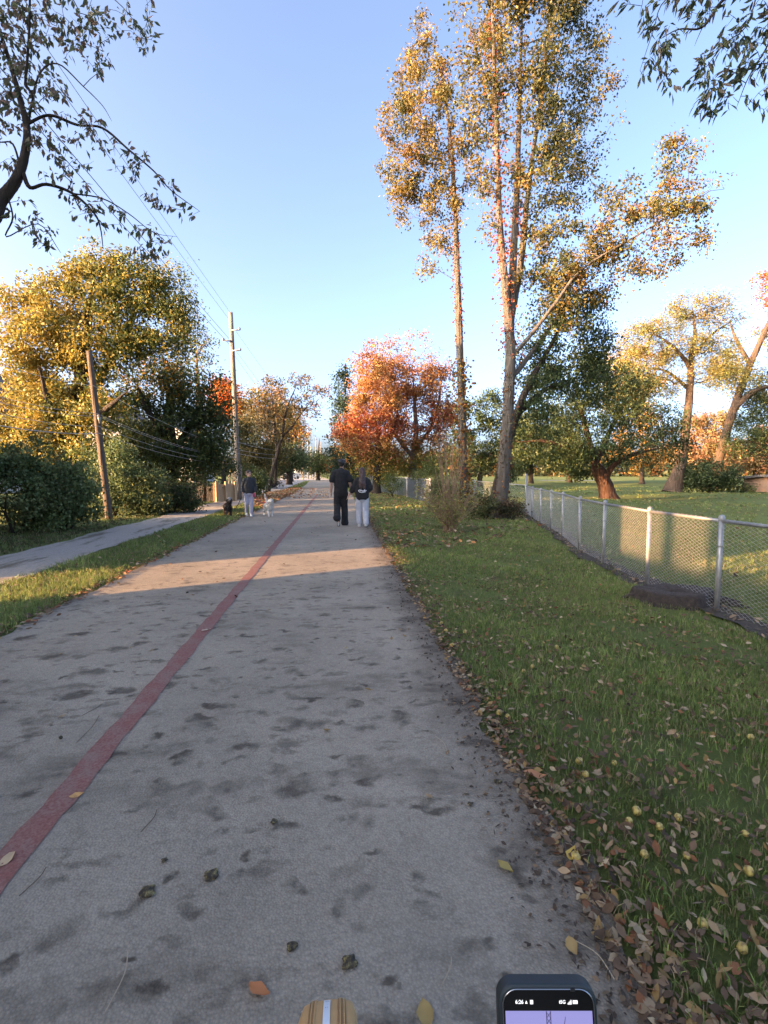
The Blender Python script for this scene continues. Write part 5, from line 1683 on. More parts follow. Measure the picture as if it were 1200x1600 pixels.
def walking_girl():
    root = empty('person', gg)
    s = .88
    hd, T, rot = head_parts((0, .02, 1.455), .93, R(-4), R(-4))
    arms = [('c', (-.15, 0, 1.25), (-.225, .0, 1.02), .047, .04), ('c', (-.225, .0, 1.02), (-.335, .08, .86), .038, .027),
            ('c', (.15, 0, 1.25), (.205, -.01, 1.03), .047, .04), ('c', (.205, -.01, 1.03), (.17, .16, .96), .038, .028)]
    body = hd + [('c', (0, .01, 1.29), (0, .02, 1.38), .046, .045), ('c', (-.11, 0, 1.25), (.11, 0, 1.25), .06, .06), ('c', (0, 0, .9), (0, 0, 1.17), .115, .125, 1.12, .8), ('c', (0, 0, .86), (0, 0, .8), .125, .13, 1.1, .9),
            ('c', (-.075, 0, .8), (-.08, .07, .45), .08, .055), ('c', (-.08, .07, .45), (-.075, .06, .10), .052, .036), ('c', (.075, 0, .8), (.085, .0, .44), .08, .055), ('c', (.085, 0, .44), (.095, -.09, .09), .052, .036),
            ('c', (-.075, .06, .06), (-.075, .14, .04), .03, .026), ('c', (.095, -.09, .06), (.095, -.0, .04), .03, .026)] + arms
    body += hand((-.345, .085, .85), (-.45, .05, -1), 1) + hand((.165, .18, .955), (-.5, .8, -.1), 1)
    organic('body', body, SKIN, root, .012, 3)
    organic('sweatshirt', [('c', (0, 0, .80), (0, 0, 1.0), .155, .162, 1.22, .95), ('c', (0, 0, 1.0), (0, 0, 1.2), .162, .14, 1.18, .92), ('c', (-.12, 0, 1.24), (.12, 0, 1.24), .085, .085), ('c', (0, .01, 1.27), (0, .015, 1.32), .08, .06),
                           ('c', (-.14, 0, 1.23), (-.215, 0, 1.05), .082, .08), ('c', (-.215, 0, 1.05), (-.265, .035, .965), .082, .075), ('c', (.14, 0, 1.23), (.205, -.01, 1.03), .082, .08), ('c', (.205, -.01, 1.03), (.18, .13, .965), .08, .07)], BLACKC, root, .012, 3, .005, 20)
    organic('sweatpants', [('c', (0, 0, .88), (0, 0, .78), .14, .145, 1.15, .95), ('c', (-.08, 0, .78), (-.085, .07, .45), .105, .085), ('c', (-.085, .07, .45), (-.08, .06, .13), .083, .072), ('c', (.08, 0, .78), (.09, 0, .44), .105, .088), ('c', (.09, 0, .44), (.098, -.085, .12), .086, .074)], GREYC, root, .012, 3, .004, 21)
    organic('hair', [('e', (0, .0, 1.49), (.082, .092, .088)), ('e', (0, -.05, 1.40), (.088, .055, .12)), ('c', (0, -.075, 1.36), (0, -.125, 1.14), .078, .085, 1.1, .5), ('c', (-.03, -.13, 1.14), (-.045, -.15, 1.03), .055, .03, 1.1, .5), ('c', (.04, -.13, 1.14), (.055, -.15, 1.04), .055, .03, 1.1, .5)], HAIRBR, root, .010, 2, .005, 55)
    shoe(root, (-.075, .05, .026), (-.075, .2, .026), SHOEW, SHOEW)
    shoe(root, (.095, -.115, .028), (.10, .05, .024), SHOEW, SOLE)
    # white script across the back of the sweatshirt
    W = plain('white_print', (.7, .7, .72), .8)
    rng = random.Random(3)
    mb = MB()
    for i, (a, b_, c) in enumerate([((-.095, .965), (-.06, 1.0), (-.05, .955)), ((-.05, .955), (-.02, .99), (-.005, .945)), ((-.005, .95), (.02, .975), (.035, .94)), ((.035, .945), (.055, 1.0), (.06, .95)), ((.06, .95), (.085, .985), (.105, .97)), ((-.08, .935), (.0, .925), (.09, .945)), ((-.10, .99), (-.09, .95), (-.07, .945))]):
        pts = spline([(p[0], 0, p[1]) for p in (a, b_, c)], 5)
        pts[:, 1] = -.157 - .008 * np.cos(pts[:, 0] * 9) + np.abs(pts[:, 0]) * .16
        mb.tube(pts, .0075, 5)
    o = mb.build('back_script', W, root)
    tag(o, 'white script lettering on the black sweatshirt')
    return tag(root, 'girl with long brown hair, black sweatshirt and pale sweatpants reaching for the man', 'person')
walking_girl()

gw = G(390, 807.5)
def dog_walker():
    root = empty('person', gw, R(180 + 13))
    s = .97
    # local +y is where she walks (towards the camera)
    hd, T, rot = head_parts((0, .03, 1.40), .95, R(35), R(-4))
    arms = [('c', (-.15, 0, 1.20), (-.20, -.03, .98), .05, .042), ('c', (-.20, -.03, .98), (-.185, .07, .80), .04, .028), ('c', (.15, 0, 1.20), (.205, -.03, .98), .05, .042), ('c', (.205, -.03, .98), (.20, .06, .80), .04, .028)]
    body = hd + [('c', (0, 0, 1.23), (0, .02, 1.32), .05, .047), ('c', (-.11, 0, 1.20), (.11, 0, 1.20), .062, .062), ('c', (0, 0, .85), (0, 0, 1.12), .12, .13, 1.12, .82), ('c', (0, 0, .82), (0, 0, .76), .13, .13, 1.1, .9),
            ('c', (-.07, 0, .77), (-.06, .06, .43), .08, .056), ('c', (-.06, .06, .43), (-.045, .08, .09), .052, .036), ('c', (.075, 0, .77), (.085, .02, .43), .08, .056), ('c', (.085, .02, .43), (.09, -.14, .12), .052, .036),
            ('c', (-.045, .08, .06), (-.045, .17, .04), .03, .026), ('c', (.09, -.14, .09), (.09, -.06, .05), .03, .026)] + arms
    body += hand((-.185, .08, .79), (.0, .25, -1), 1) + hand((.20, .07, .79), (0, .25, -1), -1)
    b = organic('body', body, SKIN, root, .012, 3)
    face_details(root, T, .95, rot)
    organic('jacket', [('c', (0, 0, .80), (0, 0, 1.0), .14, .145, 1.2, .95), ('c', (0, 0, 1.0), (0, 0, 1.15), .145, .13, 1.18, .92), ('c', (-.12, 0, 1.19), (.12, 0, 1.19), .082, .082), ('c', (0, .01, 1.22), (0, .015, 1.275), .078, .062),
                       ('c', (-.14, 0, 1.19), (-.2, -.03, .98), .074, .064), ('c', (-.2, -.03, .98), (-.188, .05, .84), .062, .05), ('c', (.14, 0, 1.19), (.205, -.03, .98), .074, .064), ('c', (.205, -.03, .98), (.2, .045, .84), .062, .05)], NAVY, root, .012, 3, .004, 22)
    organic('leggings', [('c', (0, 0, .84), (0, 0, .76), .135, .135, 1.15, .95), ('c', (-.075, 0, .76), (-.063, .06, .43), .095, .072), ('c', (-.063, .06, .43), (-.047, .078, .13), .07, .055), ('c', (.08, 0, .76), (.088, .02, .43), .095, .072), ('c', (.088, .02, .43), (.092, -.13, .16), .07, .055)], LILAC, root, .012, 3, .003, 22)
    organic('hair', [('e', T((0, -.03, .045)), (.083, .092, .082), rot), ('e', T((0, -.10, -.0)), (.05, .05, .05), rot), ('e', T((0, -.045, -.03)), (.076, .06, .06), rot)], HAIRBR, root, .010, 2, .003, 60)
    shoe(root, (-.045, .05, .026), (-.045, .21, .024), SHOEW, SOLE)
    shoe(root, (.09, -.165, .06), (.09, -.01, .026), SHOEW, SOLE)
    return tag(root, 'woman in navy jacket and pale leggings walking two dogs towards the camera', 'person')
dog_walker()

def fur_tufts(parent, mesh_obj, n, L, w, palette, seed, name='fur', lift=.25):
    """short hair cards grown from the skin"""
    rng = np.random.default_rng(seed)
    me = mesh_obj.data
    nv = len(me.vertices)
    co = np.empty(nv * 3); me.vertices.foreach_get('co', co); co = co.reshape(-1, 3)
    nr = np.empty(nv * 3); me.vertices.foreach_get('normal', nr); nr = nr.reshape(-1, 3)
    i = rng.integers(0, nv, n)
    d = nr[i] * lift + rng.normal(size=(n, 3)) * .25 + np.array([0, 0, -.75])
    d /= np.linalg.norm(d, axis=1, keepdims=True)
    s = np.cross(d, nr[i] + rng.normal(size=(n, 3)) * .2); s /= np.linalg.norm(s, axis=1, keepdims=True) + 1e-6
    ln = (L * rng.uniform(.5, 1.3, n))[:, None]
    V = np.empty((n, 3, 3)); V[:, 0] = co[i] - s * w; V[:, 1] = co[i] + s * w; V[:, 2] = co[i] + d * ln
    pal = np.array(palette); c = pal[rng.integers(0, len(pal), n)] * rng.uniform(.7, 1.3, (n, 1))
    o = link(name, np_mesh(name, V.reshape(-1, 3), np.arange(n * 3).reshape(-1, 3), np.repeat(c, 3, 0)), DRYLEAF, parent)
    tag(o, kind='stuff')

DOGW = plain('cream_fur', (.62, .59, .54), .9, .15, 40, bumps=.6)
DOGB = plain('brown_fur', (.035, .024, .02), .9, .35, 40, bumps=.6)
NOSE = plain('dog_nose', (.01, .01, .01), .3)
def dog(label, g, rz, mat, h, curly, pal, head_turn=0.0, tail_up=True, seed=1, face=None):
    """stands along local +y; h = height at the shoulder"""
    root = empty('dog', g, rz)
    k = h / .5
    def S(*v): return tuple(x * k for x in v)
    hx = math.sin(head_turn) * .1
    P = [('c', S(0, -.22, .40), S(0, .0, .39), .095 * k, .10 * k, .9, 1.0), ('c', S(0, .0, .39), S(0, .18, .39), .10 * k, .125 * k, .85, 1.0), ('e', S(0, .17, .36), S(.095, .11, .135)),
         ('c', S(0, .22, .44), S(hx * .5, .33, .54), .085 * k, .07 * k), ('e', S(hx * .8, .38, .58), S(.075, .085, .072)), ('c', S(hx * .9, .42, .565), S(hx * 1.5, .53, .54), .05 * k, .036 * k),
         ('e', S(hx * .8 - .075, .35, .56), S(.022, .04, .07)), ('e', S(hx * .8 + .075, .35, .56), S(.022, .04, .07)),
         # front legs: shoulder, elbow, wrist, paw
         ('c', S(-.07, .17, .34), S(-.075, .14, .24), .055 * k, .04 * k), ('c', S(-.075, .14, .24), S(-.075, .17, .10), .038 * k, .03 * k), ('c', S(-.075, .17, .10), S(-.075, .175, .035), .029 * k, .03 * k), ('c', S(-.075, .175, .03), S(-.075, .215, .025), .031 * k, .028 * k),
         ('c', S(.07, .17, .34), S(.075, .16, .24), .055 * k, .04 * k), ('c', S(.075, .16, .24), S(.075, .26, .13), .038 * k, .03 * k), ('c', S(.075, .26, .13), S(.075, .27, .05), .029 * k, .03 * k), ('c', S(.075, .27, .04), S(.075, .31, .03), .031 * k, .028 * k),
         # hind legs: hip, knee forward, hock back, shank, paw
         ('c', S(-.07, -.22, .36), S(-.08, -.15, .24), .075 * k, .05 * k), ('c', S(-.08, -.15, .24), S(-.08, -.27, .16), .045 * k, .03 * k), ('c', S(-.08, -.27, .16), S(-.08, -.26, .04), .028 * k, .028 * k), ('c', S(-.08, -.26, .03), S(-.08, -.215, .025), .03 * k, .027 * k),
         ('c', S(.07, -.22, .36), S(.08, -.19, .23), .075 * k, .05 * k), ('c', S(.08, -.19, .23), S(.08, -.33, .17), .045 * k, .03 * k), ('c', S(.08, -.33, .17), S(.08, -.36, .05), .028 * k, .028 * k), ('c', S(.08, -.36, .04), S(.08, -.32, .025), .03 * k, .027 * k)]
    if tail_up:
        P += [('c', S(0, -.30, .45), S(0, -.36, .58), .035 * k, .032 * k), ('c', S(0, -.36, .58), S(.03, -.34, .70), .032 * k, .034 * k), ('c', S(.03, -.34, .70), S(.06, -.30, .78), .034 * k, .022 * k)]
    else:
        P += [('c', S(0, -.30, .43), S(0, -.40, .36), .035 * k, .026 * k), ('c', S(0, -.40, .36), S(0, -.44, .26), .026 * k, .018 * k)]
    b = organic('body', P, mat, root, .011, 3, .006 * curly, 45)
    for sx in (-1, 1):
        bm = bmesh.new(); ellipsoid_bm(bm, S(hx * .95 + sx * .034, .448, .60), S(.012, .01, .012), None, 10)
        me = bpy.data.meshes.new('eye'); bm.to_mesh(me); bm.free(); link('eye', me, NOSE, root)
    bm = bmesh.new(); ellipsoid_bm(bm, S(hx * 1.55, .562, .552), S(.02, .014, .016), None, 10)
    me = bpy.data.meshes.new('nose'); bm.to_mesh(me); bm.free(); link('nose', me, NOSE, root)
    if mat is DOGB:
        organic('grey_topknot', [('e', S(0, .37, .64), S(.07, .075, .045)), ('e', S(0, .45, .60), S(.04, .05, .03))], plain('grey_fur', (.28, .27, .26), .9, .2, 40, bumps=.6), root, .011, 2, .005, 45)
    fur_tufts(root, b, 5200, (.026 if mat is DOGW else .05) * k, .006 * k, pal, seed)
    bm_ = MB()
    ring = [S(hx * .4 + .078 * math.cos(a), .275 + .05 * math.sin(a) * .6, .50 + .06 * math.sin(a)) for a in np.linspace(0, 2 * math.pi, 17)]
    MB().tube(ring, .011 * k, 6, False).build('collar', LEASHP if mat is DOGW else LEASHD, root, True)
    return tag(root, label, 'dog')
gd1 = G(420, 806.5); gd2 = G(356.5, 806)
dog('cream coated dog with raised tail trotting on the path beside the woman', gd1, R(180 + 22), DOGW, .46, .8, [(.66, .63, .58), (.56, .53, .48), (.7, .68, .64)], R(8), True, 41)
dog('shaggy dark brown dog on a leash walking on the grass strip', gd2, R(180 + 20), DOGB, .47, 1.0, [(.03, .02, .017), (.05, .035, .028), (.02, .015, .013), (.12, .11, .11)], R(0), False, 42)
# leashes
hr = np.array(gw) + np.array([-.235, -.08, .70]); hl = np.array(gw) + np.array([.175, -.10, .70])
# her right hand is on the picture's left
n1 = np.array(gd2) + np.array([.12, -.24, .44])
pts = spline([hr + np.array([0.03, 0, 0]), hr * .6 + n1 * .4 + np.array([0, 0, -.26]), hr * .25 + n1 * .75 + np.array([0, 0, -.24]), n1], 6)
p0 = pts[0].copy(); o = MB().tube(pts - p0, .011, 6).build('leash', LEASHD, None, True); o.location = tuple(p0)
tag(o, 'dark leash hanging from the woman to the brown dog', 'leash')
n2 = np.array(gd1) + np.array([-.02, -.25, .46])
pts = spline([hl, hl * .6 + n2 * .4 + np.array([0, 0, -.1]), n2], 6)
p0 = pts[0].copy()
lr = empty('leash', p0)
MB().tube(pts - p0, .009, 6).build('strap', LEASHP, lr, True)
MB().box((0.0, -.02, .02), (.05, .09, .13)).build('handle', LEASHP, lr, bevel=.012)
tag(lr, 'pink leash with thick handle from the woman to the cream dog', 'leash')
# ------------------------------------------------------------------ bicycle front and phone
TANP = plain('tan_fender', (.46, .28, .115), .5, .07, 30)
TAND = plain('tan_rib', (.27, .15, .06), .5, .07, 30)
BLACKM = plain('black_metal', (.015, .015, .017), .4, .1)
RUBBER = plain('rubber', (.02, .02, .02), .85, .2, 30, bumps=.2)
CHROME = plain('steel', (.5, .5, .5), .3, .05, metallic=1)
dirp = np.array([0, 1, 0])
cxb = (D(513, 1575, .84))[0]                 # the bicycle's centre line
AX, AZ, RF = .63, .262, .292
bike = empty('bicycle', (cxb, 0, 0))
def fender():
    n = 40; half = .052; prof = []
    for u in np.linspace(-1, 1, 15):
        prof.append((u * half, -.009 * abs(u) ** 3 - (.012 if abs(u) > .97 else 0)))
    prof2 = [(x * .93, z - .004) for x, z in prof]
    V = []
    ang = np.linspace(R(12), R(165), n)
    for a in ang:
        for x, dz in prof + prof2[::-1]:
            r = RF + dz
            V.append((x, AX + r * math.cos(a), AZ + r * math.sin(a)))
    m = len(prof) * 2
    Q = [(j * m + i, (j + 1) * m + i, (j + 1) * m + (i + 1) % m, j * m + (i + 1) % m) for j in range(n - 1) for i in range(m)]
    Q.append(tuple(range(m))); Q.append(tuple((n - 1) * m + i for i in range(m))[::-1])
    f = MB().add(V, Q).build('front_fender', TANP, bike, True)
    for x, mt, w in ((-.0315, TAND, .0012), (-.0285, TANP, .0018), (-.0255, TAND, .0012), (-.0225, TANP, .0018), (.019, TAND, .0014), (.0222, TANP, .0018), (.0254, TAND, .0014), (.0288, TANP, .0018), (.0315, TAND, .0012)):
        z = -.009 * abs(x / half) ** 3
        pts = [(x, AX + (RF + z + .0005) * math.cos(a), AZ + (RF + z + .0005) * math.sin(a)) for a in ang]
        MB().tube(pts, w, 6).build('rib', mt, f, True)
    # white sticker with two printed lines
    mb = MB(); rows = np.linspace(R(47.5), R(68), 8)
    for a in rows:
        for x in (-.0075, .0045):
            r = RF + .0016
            mb.v.append((x - .0, AX + r * math.cos(a), AZ + r * math.sin(a)))
    mb.f = [(2 * i, 2 * i + 1, 2 * i + 3, 2 * i + 2) for i in range(len(rows) - 1)]
    st = mb.build('sticker', plain('sticker_white', (.62, .68, .74), .4, .05), f)
    INK = plain('sticker_ink', (.05, .06, .08), .6)
    for a0, txt, sz in ((R(51), '3M', .0062), (R(54), '\u2013\u2013', .005), (R(57), 'L1', .006)):
        cu = bpy.data.curves.new('sticker_text', 'FONT'); cu.body = txt; cu.size = sz; cu.align_x = 'CENTER'; cu.align_y = 'CENTER'
        t = bpy.data.objects.new('sticker_text', cu); col.objects.link(t)
        dg = bpy.context.evaluated_depsgraph_get(); dg.update()
        me = bpy.data.meshes.new_from_object(t.evaluated_get(dg)); bpy.data.objects.remove(t)
        o = link('sticker_print', me, INK, f)
        r = RF + .0026
        o.location = (-.0015, AX + r * math.cos(a0), AZ + r * math.sin(a0))
        o.rotation_euler = (a0 - math.pi / 2, 0, 0)
    # two small rivets at the left front corner
    for x, a in ((-.047, R(44)), (-.0395, R(45))):
        r = RF - .012 + (.006 if x > -.045 else 0)
        bm = bmesh.new(); bmesh.ops.create_uvsphere(bm, u_segments=8, v_segments=6, radius=.0018)
        me = bpy.data.meshes.new('rivet'); bm.to_mesh(me); bm.free()
        o = link('rivet', me, SHOEW, f); o.location = (x, AX + r * math.cos(a), AZ + r * math.sin(a))
fender()
w = MB().lathe([(.20, -.03), (.235, -.044), (.258, -.03), (.262, 0), (.258, .03), (.235, .044), (.20, .03)], (0, AX, AZ), 40, 'x').build('front_wheel', RUBBER, bike, True)
def wheel_bits(yc, zc, parent):
    MB().lathe([(.185, -.03), (.2, -.032), (.2, .032), (.185, .03), (.185, -.03)], (0, yc, zc), 36, 'x').build('rim', BLACKM, parent, True)
    MB().lathe([(.004, -.06), (.035, -.055), (.03, 0), (.035, .055), (.004, .06)], (0, yc, zc), 16, 'x').build('hub', BLACKM, parent, True)
    for i in range(18):
        a = i * 2 * math.pi / 18
        MB().tube([((-1) ** i * .03, yc + .03 * math.cos(a), zc + .03 * math.sin(a)), (0, yc + .19 * math.cos(a), zc + .19 * math.sin(a))], .0014, 4).build('spoke', CHROME, parent)
wheel_bits(AX, AZ, w)
w2 = MB().lathe([(.20, -.03), (.235, -.044), (.258, -.03), (.262, 0), (.258, .03), (.235, .044), (.20, .03)], (0, -.42, AZ), 40, 'x').build('rear_wheel', RUBBER, bike, True)
wheel_bits(-.42, AZ, w2)
for s in (-1, 1):
    MB().tube(spline([(s * .07, AX, AZ), (s * .072, .62, .45), (s * .05, .545, .60), (0, .535, .63)], 5), .014, 8).build('fork_leg', BLACKM, bike, True)
MB().tube([(0, .54, .60), (0, .455, .80)], .024, 12).build('head_tube', BLACKM, bike, True)
MB().tube([(0, .455, .80), (0, .37, .875)], .016, 12).build('stem', BLACKM, bike, True)
MB().tube(spline([(-.34, .22, .90), (-.22, .31, .89), (-.06, .365, .88), (.06, .365, .88), (.22, .31, .89), (.34, .22, .90)], 6), .0125, 12).build('handlebar', BLACKM, bike, True)
for s in (-1, 1):
    MB().tube([(s * .345, .217, .901), (s * .245, .292, .892)], .0175, 12).build('grip', RUBBER, bike, True)
    MB().tube(spline([(s * .2, .34, .885), (s * .24, .365, .875), (s * .32, .305, .875)], 4), .005, 8).build('brake_lever', BLACKM, bike, True)
MB().tube(spline([(0, .50, .68), (0, .25, .42), (0, -.02, .33), (0, -.12, .33)], 5), .026, 12).build('down_tube', BLACKM, bike, True)
MB().tube([(0, -.12, .33), (0, -.26, .74)], .018, 12).build('seat_tube', BLACKM, bike, True)
for s in (-1, 1):
    MB().tube([(s * .03, -.12, .33), (s * .065, -.42, AZ)], .012, 8).build('chain_stay', BLACKM, bike, True)
    MB().tube([(s * .02, -.2, .58), (s * .065, -.42, AZ)], .010, 8).build('seat_stay', BLACKM, bike, True)
    MB().tube([(s * .05, -.12, .33), (s * .05, -.12 + s * .12, .33 - s * .1)], .009, 8).build('crank', BLACKM, bike, True)
    MB().box((s * .10, -.12 + s * .12, .33 - s * .1), (.09, .08, .02)).build('pedal', RUBBER, bike)
organic('saddle', [('c', (0, -.36, .78), (0, -.12, .78), .07, .03, 1.3, 1), ('c', (-.05, -.36, .78), (.05, -.36, .78), .045, .045)], RUBBER, bike, .012, 3)
tag(bike, 'front of a fat-tyred bicycle with ribbed tan fender and white sticker', 'bicycle')

# phone on its handlebar mount
def rounded_rect(w, h, r, n=8):
    P = []
    for cx, cy, a0 in ((w / 2 - r, h / 2 - r, 0), (-w / 2 + r, h / 2 - r, 90), (-w / 2 + r, -h / 2 + r, 180), (w / 2 - r, -h / 2 + r, 270)):
        for k in range(n + 1):
            a = R(a0 + 90 * k / n); P.append((cx + r * math.cos(a), cy + r * math.sin(a)))
    return P
def slab(name, w, h, r, z0, z1, mat, parent, bev=0.0):
    A = rounded_rect(w, h, r); n = len(A)
    rings = [(z0, 0)] + ([(z1 - bev, 0), (z1 - bev * .3, bev * .3), (z1, bev)] if bev else [(z1, 0)])
    V = []
    for z, ins in rings:
        B = rounded_rect(w - 2 * ins, h - 2 * ins, max(.001, r - ins))
        V += [(x, y, z) for x, y in B]
    Q = [(j * n + i, j * n + (i + 1) % n, (j + 1) * n + (i + 1) % n, (j + 1) * n + i) for j in range(len(rings) - 1) for i in range(n)]
    Q += [tuple(range(n))[::-1], tuple((len(rings) - 1) * n + i for i in range(n))]
    return MB().add(V, Q).build(name, mat, parent)
PW, PH = .0865, .170
top = D(848, 1530, .385)                # middle of the phone's upper edge
phone = bpy.data.objects.new('phone', None); col.objects.link(phone)
TILT = R(76)
ctr = top + np.array([0, -math.cos(TILT), -math.sin(TILT)]) * PH / 2
phone.location = tuple(ctr); phone.rotation_euler = (TILT, 0, -YAW); phone.empty_display_size = .05
CASE = plain('phone_case', (.013, .021, .025), .55, .15, 40)
case = slab('case', PW, PH, .0145, -.006, .0062, CASE, phone, .0022)
MB().box((.022, PH / 2 - .0035, .0065), (.004, .0025, .0014)).build('case_notch', BLACKM, case)
slab('bezel', PW - .0066, PH - .0066, .0125, .004, .0068, plain('phone_bezel', (.004, .004, .004), .12, .05), phone)
MB().tube([(x, y, .0068) for x, y in rounded_rect(PW - .0066, PH - .0066, .0125) + rounded_rect(PW - .0066, PH - .0066, .0125)[:1]], .0004, 4).build('frame_edge', CHROME, phone)
def screen_mat():
    m, n, l, b = new_mat('phone_screen')
    tc = n.new('ShaderNodeTexCoord'); sp = n.new('ShaderNodeSeparateXYZ'); l.new(tc.outputs['Generated'], sp.inputs[0])
    r = ramp(n, [(0, (.34, .28, .62)), (.6, (.30, .27, .60)), (1, (.24, .23, .52))])
    l.new(sp.outputs[1], r.inputs[0])
    b.inputs['Base Color'].default_value = (.02, .02, .02, 1)
    b.inputs['Roughness'].default_value = .15
    l.new(r.outputs[0], b.inputs['Emission Color']); b.inputs['Emission Strength'].default_value = .19
    return m
SW_ = PW - .0105
ytop = PH / 2 - .0195
scr = MB().add([(-SW_ / 2, -PH / 2 + .012, .0071), (SW_ / 2, -PH / 2 + .012, .0071), (SW_ / 2, ytop, .0071), (-SW_ / 2, ytop, .0071)], [(0, 1, 2, 3)]).build('screen', screen_mat(), phone)
tag(scr, 'lit phone screen showing a lattice mast against a violet sky')
DK = plain('screen_dark', (.05, .04, .09), .4)
mb = MB()
mx0, mx1 = -.0032, .0004
for x in (mx0, mx1): mb.box((x + .001, ytop - .035, .0074), (.0006, .07, .0002))
for k in range(16):
    y0 = ytop - .001 - k * .0044
    for a, b_ in (((mx0 + .001, y0), (mx1 + .001, y0 - .0042)), ((mx1 + .001, y0), (mx0 + .001, y0 - .0042))):
        d = np.array(b_) - np.array(a); ang = math.atan2(d[1], d[0]); c = (np.array(a) + np.array(b_)) / 2
        mb.box((c[0], c[1], .0074), (np.linalg.norm(d), .0004, .0002), ang)
d = np.array([.0035, .016]); mb.box((.0125, ytop - .0125, .0074), (np.linalg.norm(d), .0004, .0002), math.atan2(d[1], d[0]))
mb.build('mast_image', DK, scr)
def white_icon_mat():
    m, n, l, b = new_mat('status_white')
    b.inputs['Base Color'].default_value = (.5, .5, .5, 1)
    b.inputs['Emission Color'].default_value = (1, 1, 1, 1); b.inputs['Emission Strength'].default_value = .17
    return m
WI = white_icon_mat()
for txt, x, sz in (('6:26', -.0255, .0042), ('5G', .0128, .0038)):
    cu = bpy.data.curves.new('status_text', 'FONT'); cu.body = txt; cu.size = sz; cu.align_x = 'CENTER'; cu.align_y = 'CENTER'; cu.offset = .00006
    t = bpy.data.objects.new('status_text', cu); col.objects.link(t)
    dg = bpy.context.evaluated_depsgraph_get(); dg.update()
    me = bpy.data.meshes.new_from_object(t.evaluated_get(dg)); bpy.data.objects.remove(t)
    o = link('status_text', me, WI, scr); o.location = (x, ytop + .0068, .0073)
ys_ = ytop + .0068
mb = MB()
mb.add([(-.0205, ys_ - .0012, .0073), (-.0183, ys_ - .0012, .0073), (-.0194, ys_ + .0013, .0073)], [(0, 1, 2)])
mb.box((-.0148, ys_, .0073), (.0026, .003, .0002))
for k in range(4): mb.box((.0172 + k * .0009, ys_ - .0013 + k * .0004, .0073), (.0006, .001 + k * .0008, .0002))
mb.box((.0235, ys_, .0073), (.0042, .0026, .0002))
mb.add([(.0098, ys_ + .0014, .0073), (.0106, ys_ + .0006, .0073), (.0098, ys_, .0073), (.0106, ys_ - .0006, .0073), (.0098, ys_ - .0014, .0073), (.0094, ys_, .0073)], [(0, 1, 2, 5), (2, 3, 4, 5)])
mb.build('status_icons', WI, scr)
tag(phone, 'phone in dark teal case on the handlebar, screen lit, clock reads 6:26', 'phone')
# clamp between handlebar and phone
xm = float(ctr[0]) - cxb
hb = np.array([xm, .318, .889])
mt = empty('phone_mount', (cxb, 0, 0))
MB().lathe([(.0125, -.012), (.02, -.012), (.02, .012), (.0125, .012)], tuple(hb), 16, 'x').build('bar_clamp', BLACKM, mt, True)
MB().tube([hb, hb + (0, .075, .02), np.array([xm, ctr[1] + .022, ctr[2] - .01])], .009, 8).build('mount_arm', BLACKM, mt, True)
MB().box((xm, ctr[1] + .0125, ctr[2] - .003), (.07, .05, .008), 0, np.array(Euler((TILT, 0, 0)).to_matrix())).build('mount_plate', BLACKM, mt)
tag(mt, 'black clamp holding the phone to the handlebar', 'phone mount')
# ------------------------------------------------------------------ overhanging branches near the camera
def big_leaf_mesh(name, c, L, W, seed):
    rng = np.random.default_rng(seed)
    prof = [(0, .05), (.2, .6), (.45, 1.0), (.7, .72), (.88, .32), (1, .02)]
    V = []
    for t, w in prof:
        for s in (-1, 0, 1):
            V.append((s * w * W / 2, t * L, abs(s) * w * W * .22 - .25 * L * t * t * .5 + rng.normal(0, .0008)))
    Q = [(k * 3 + s, k * 3 + s + 1, k * 3 + s + 4, k * 3 + s + 3) for k in range(5) for s in range(2)]
    me = np_mesh(name, np.array(V), np.array(Q), np.tile(np.array(c), (18, 1)), smooth=True)
    me.materials.append(LEAF)
    return me

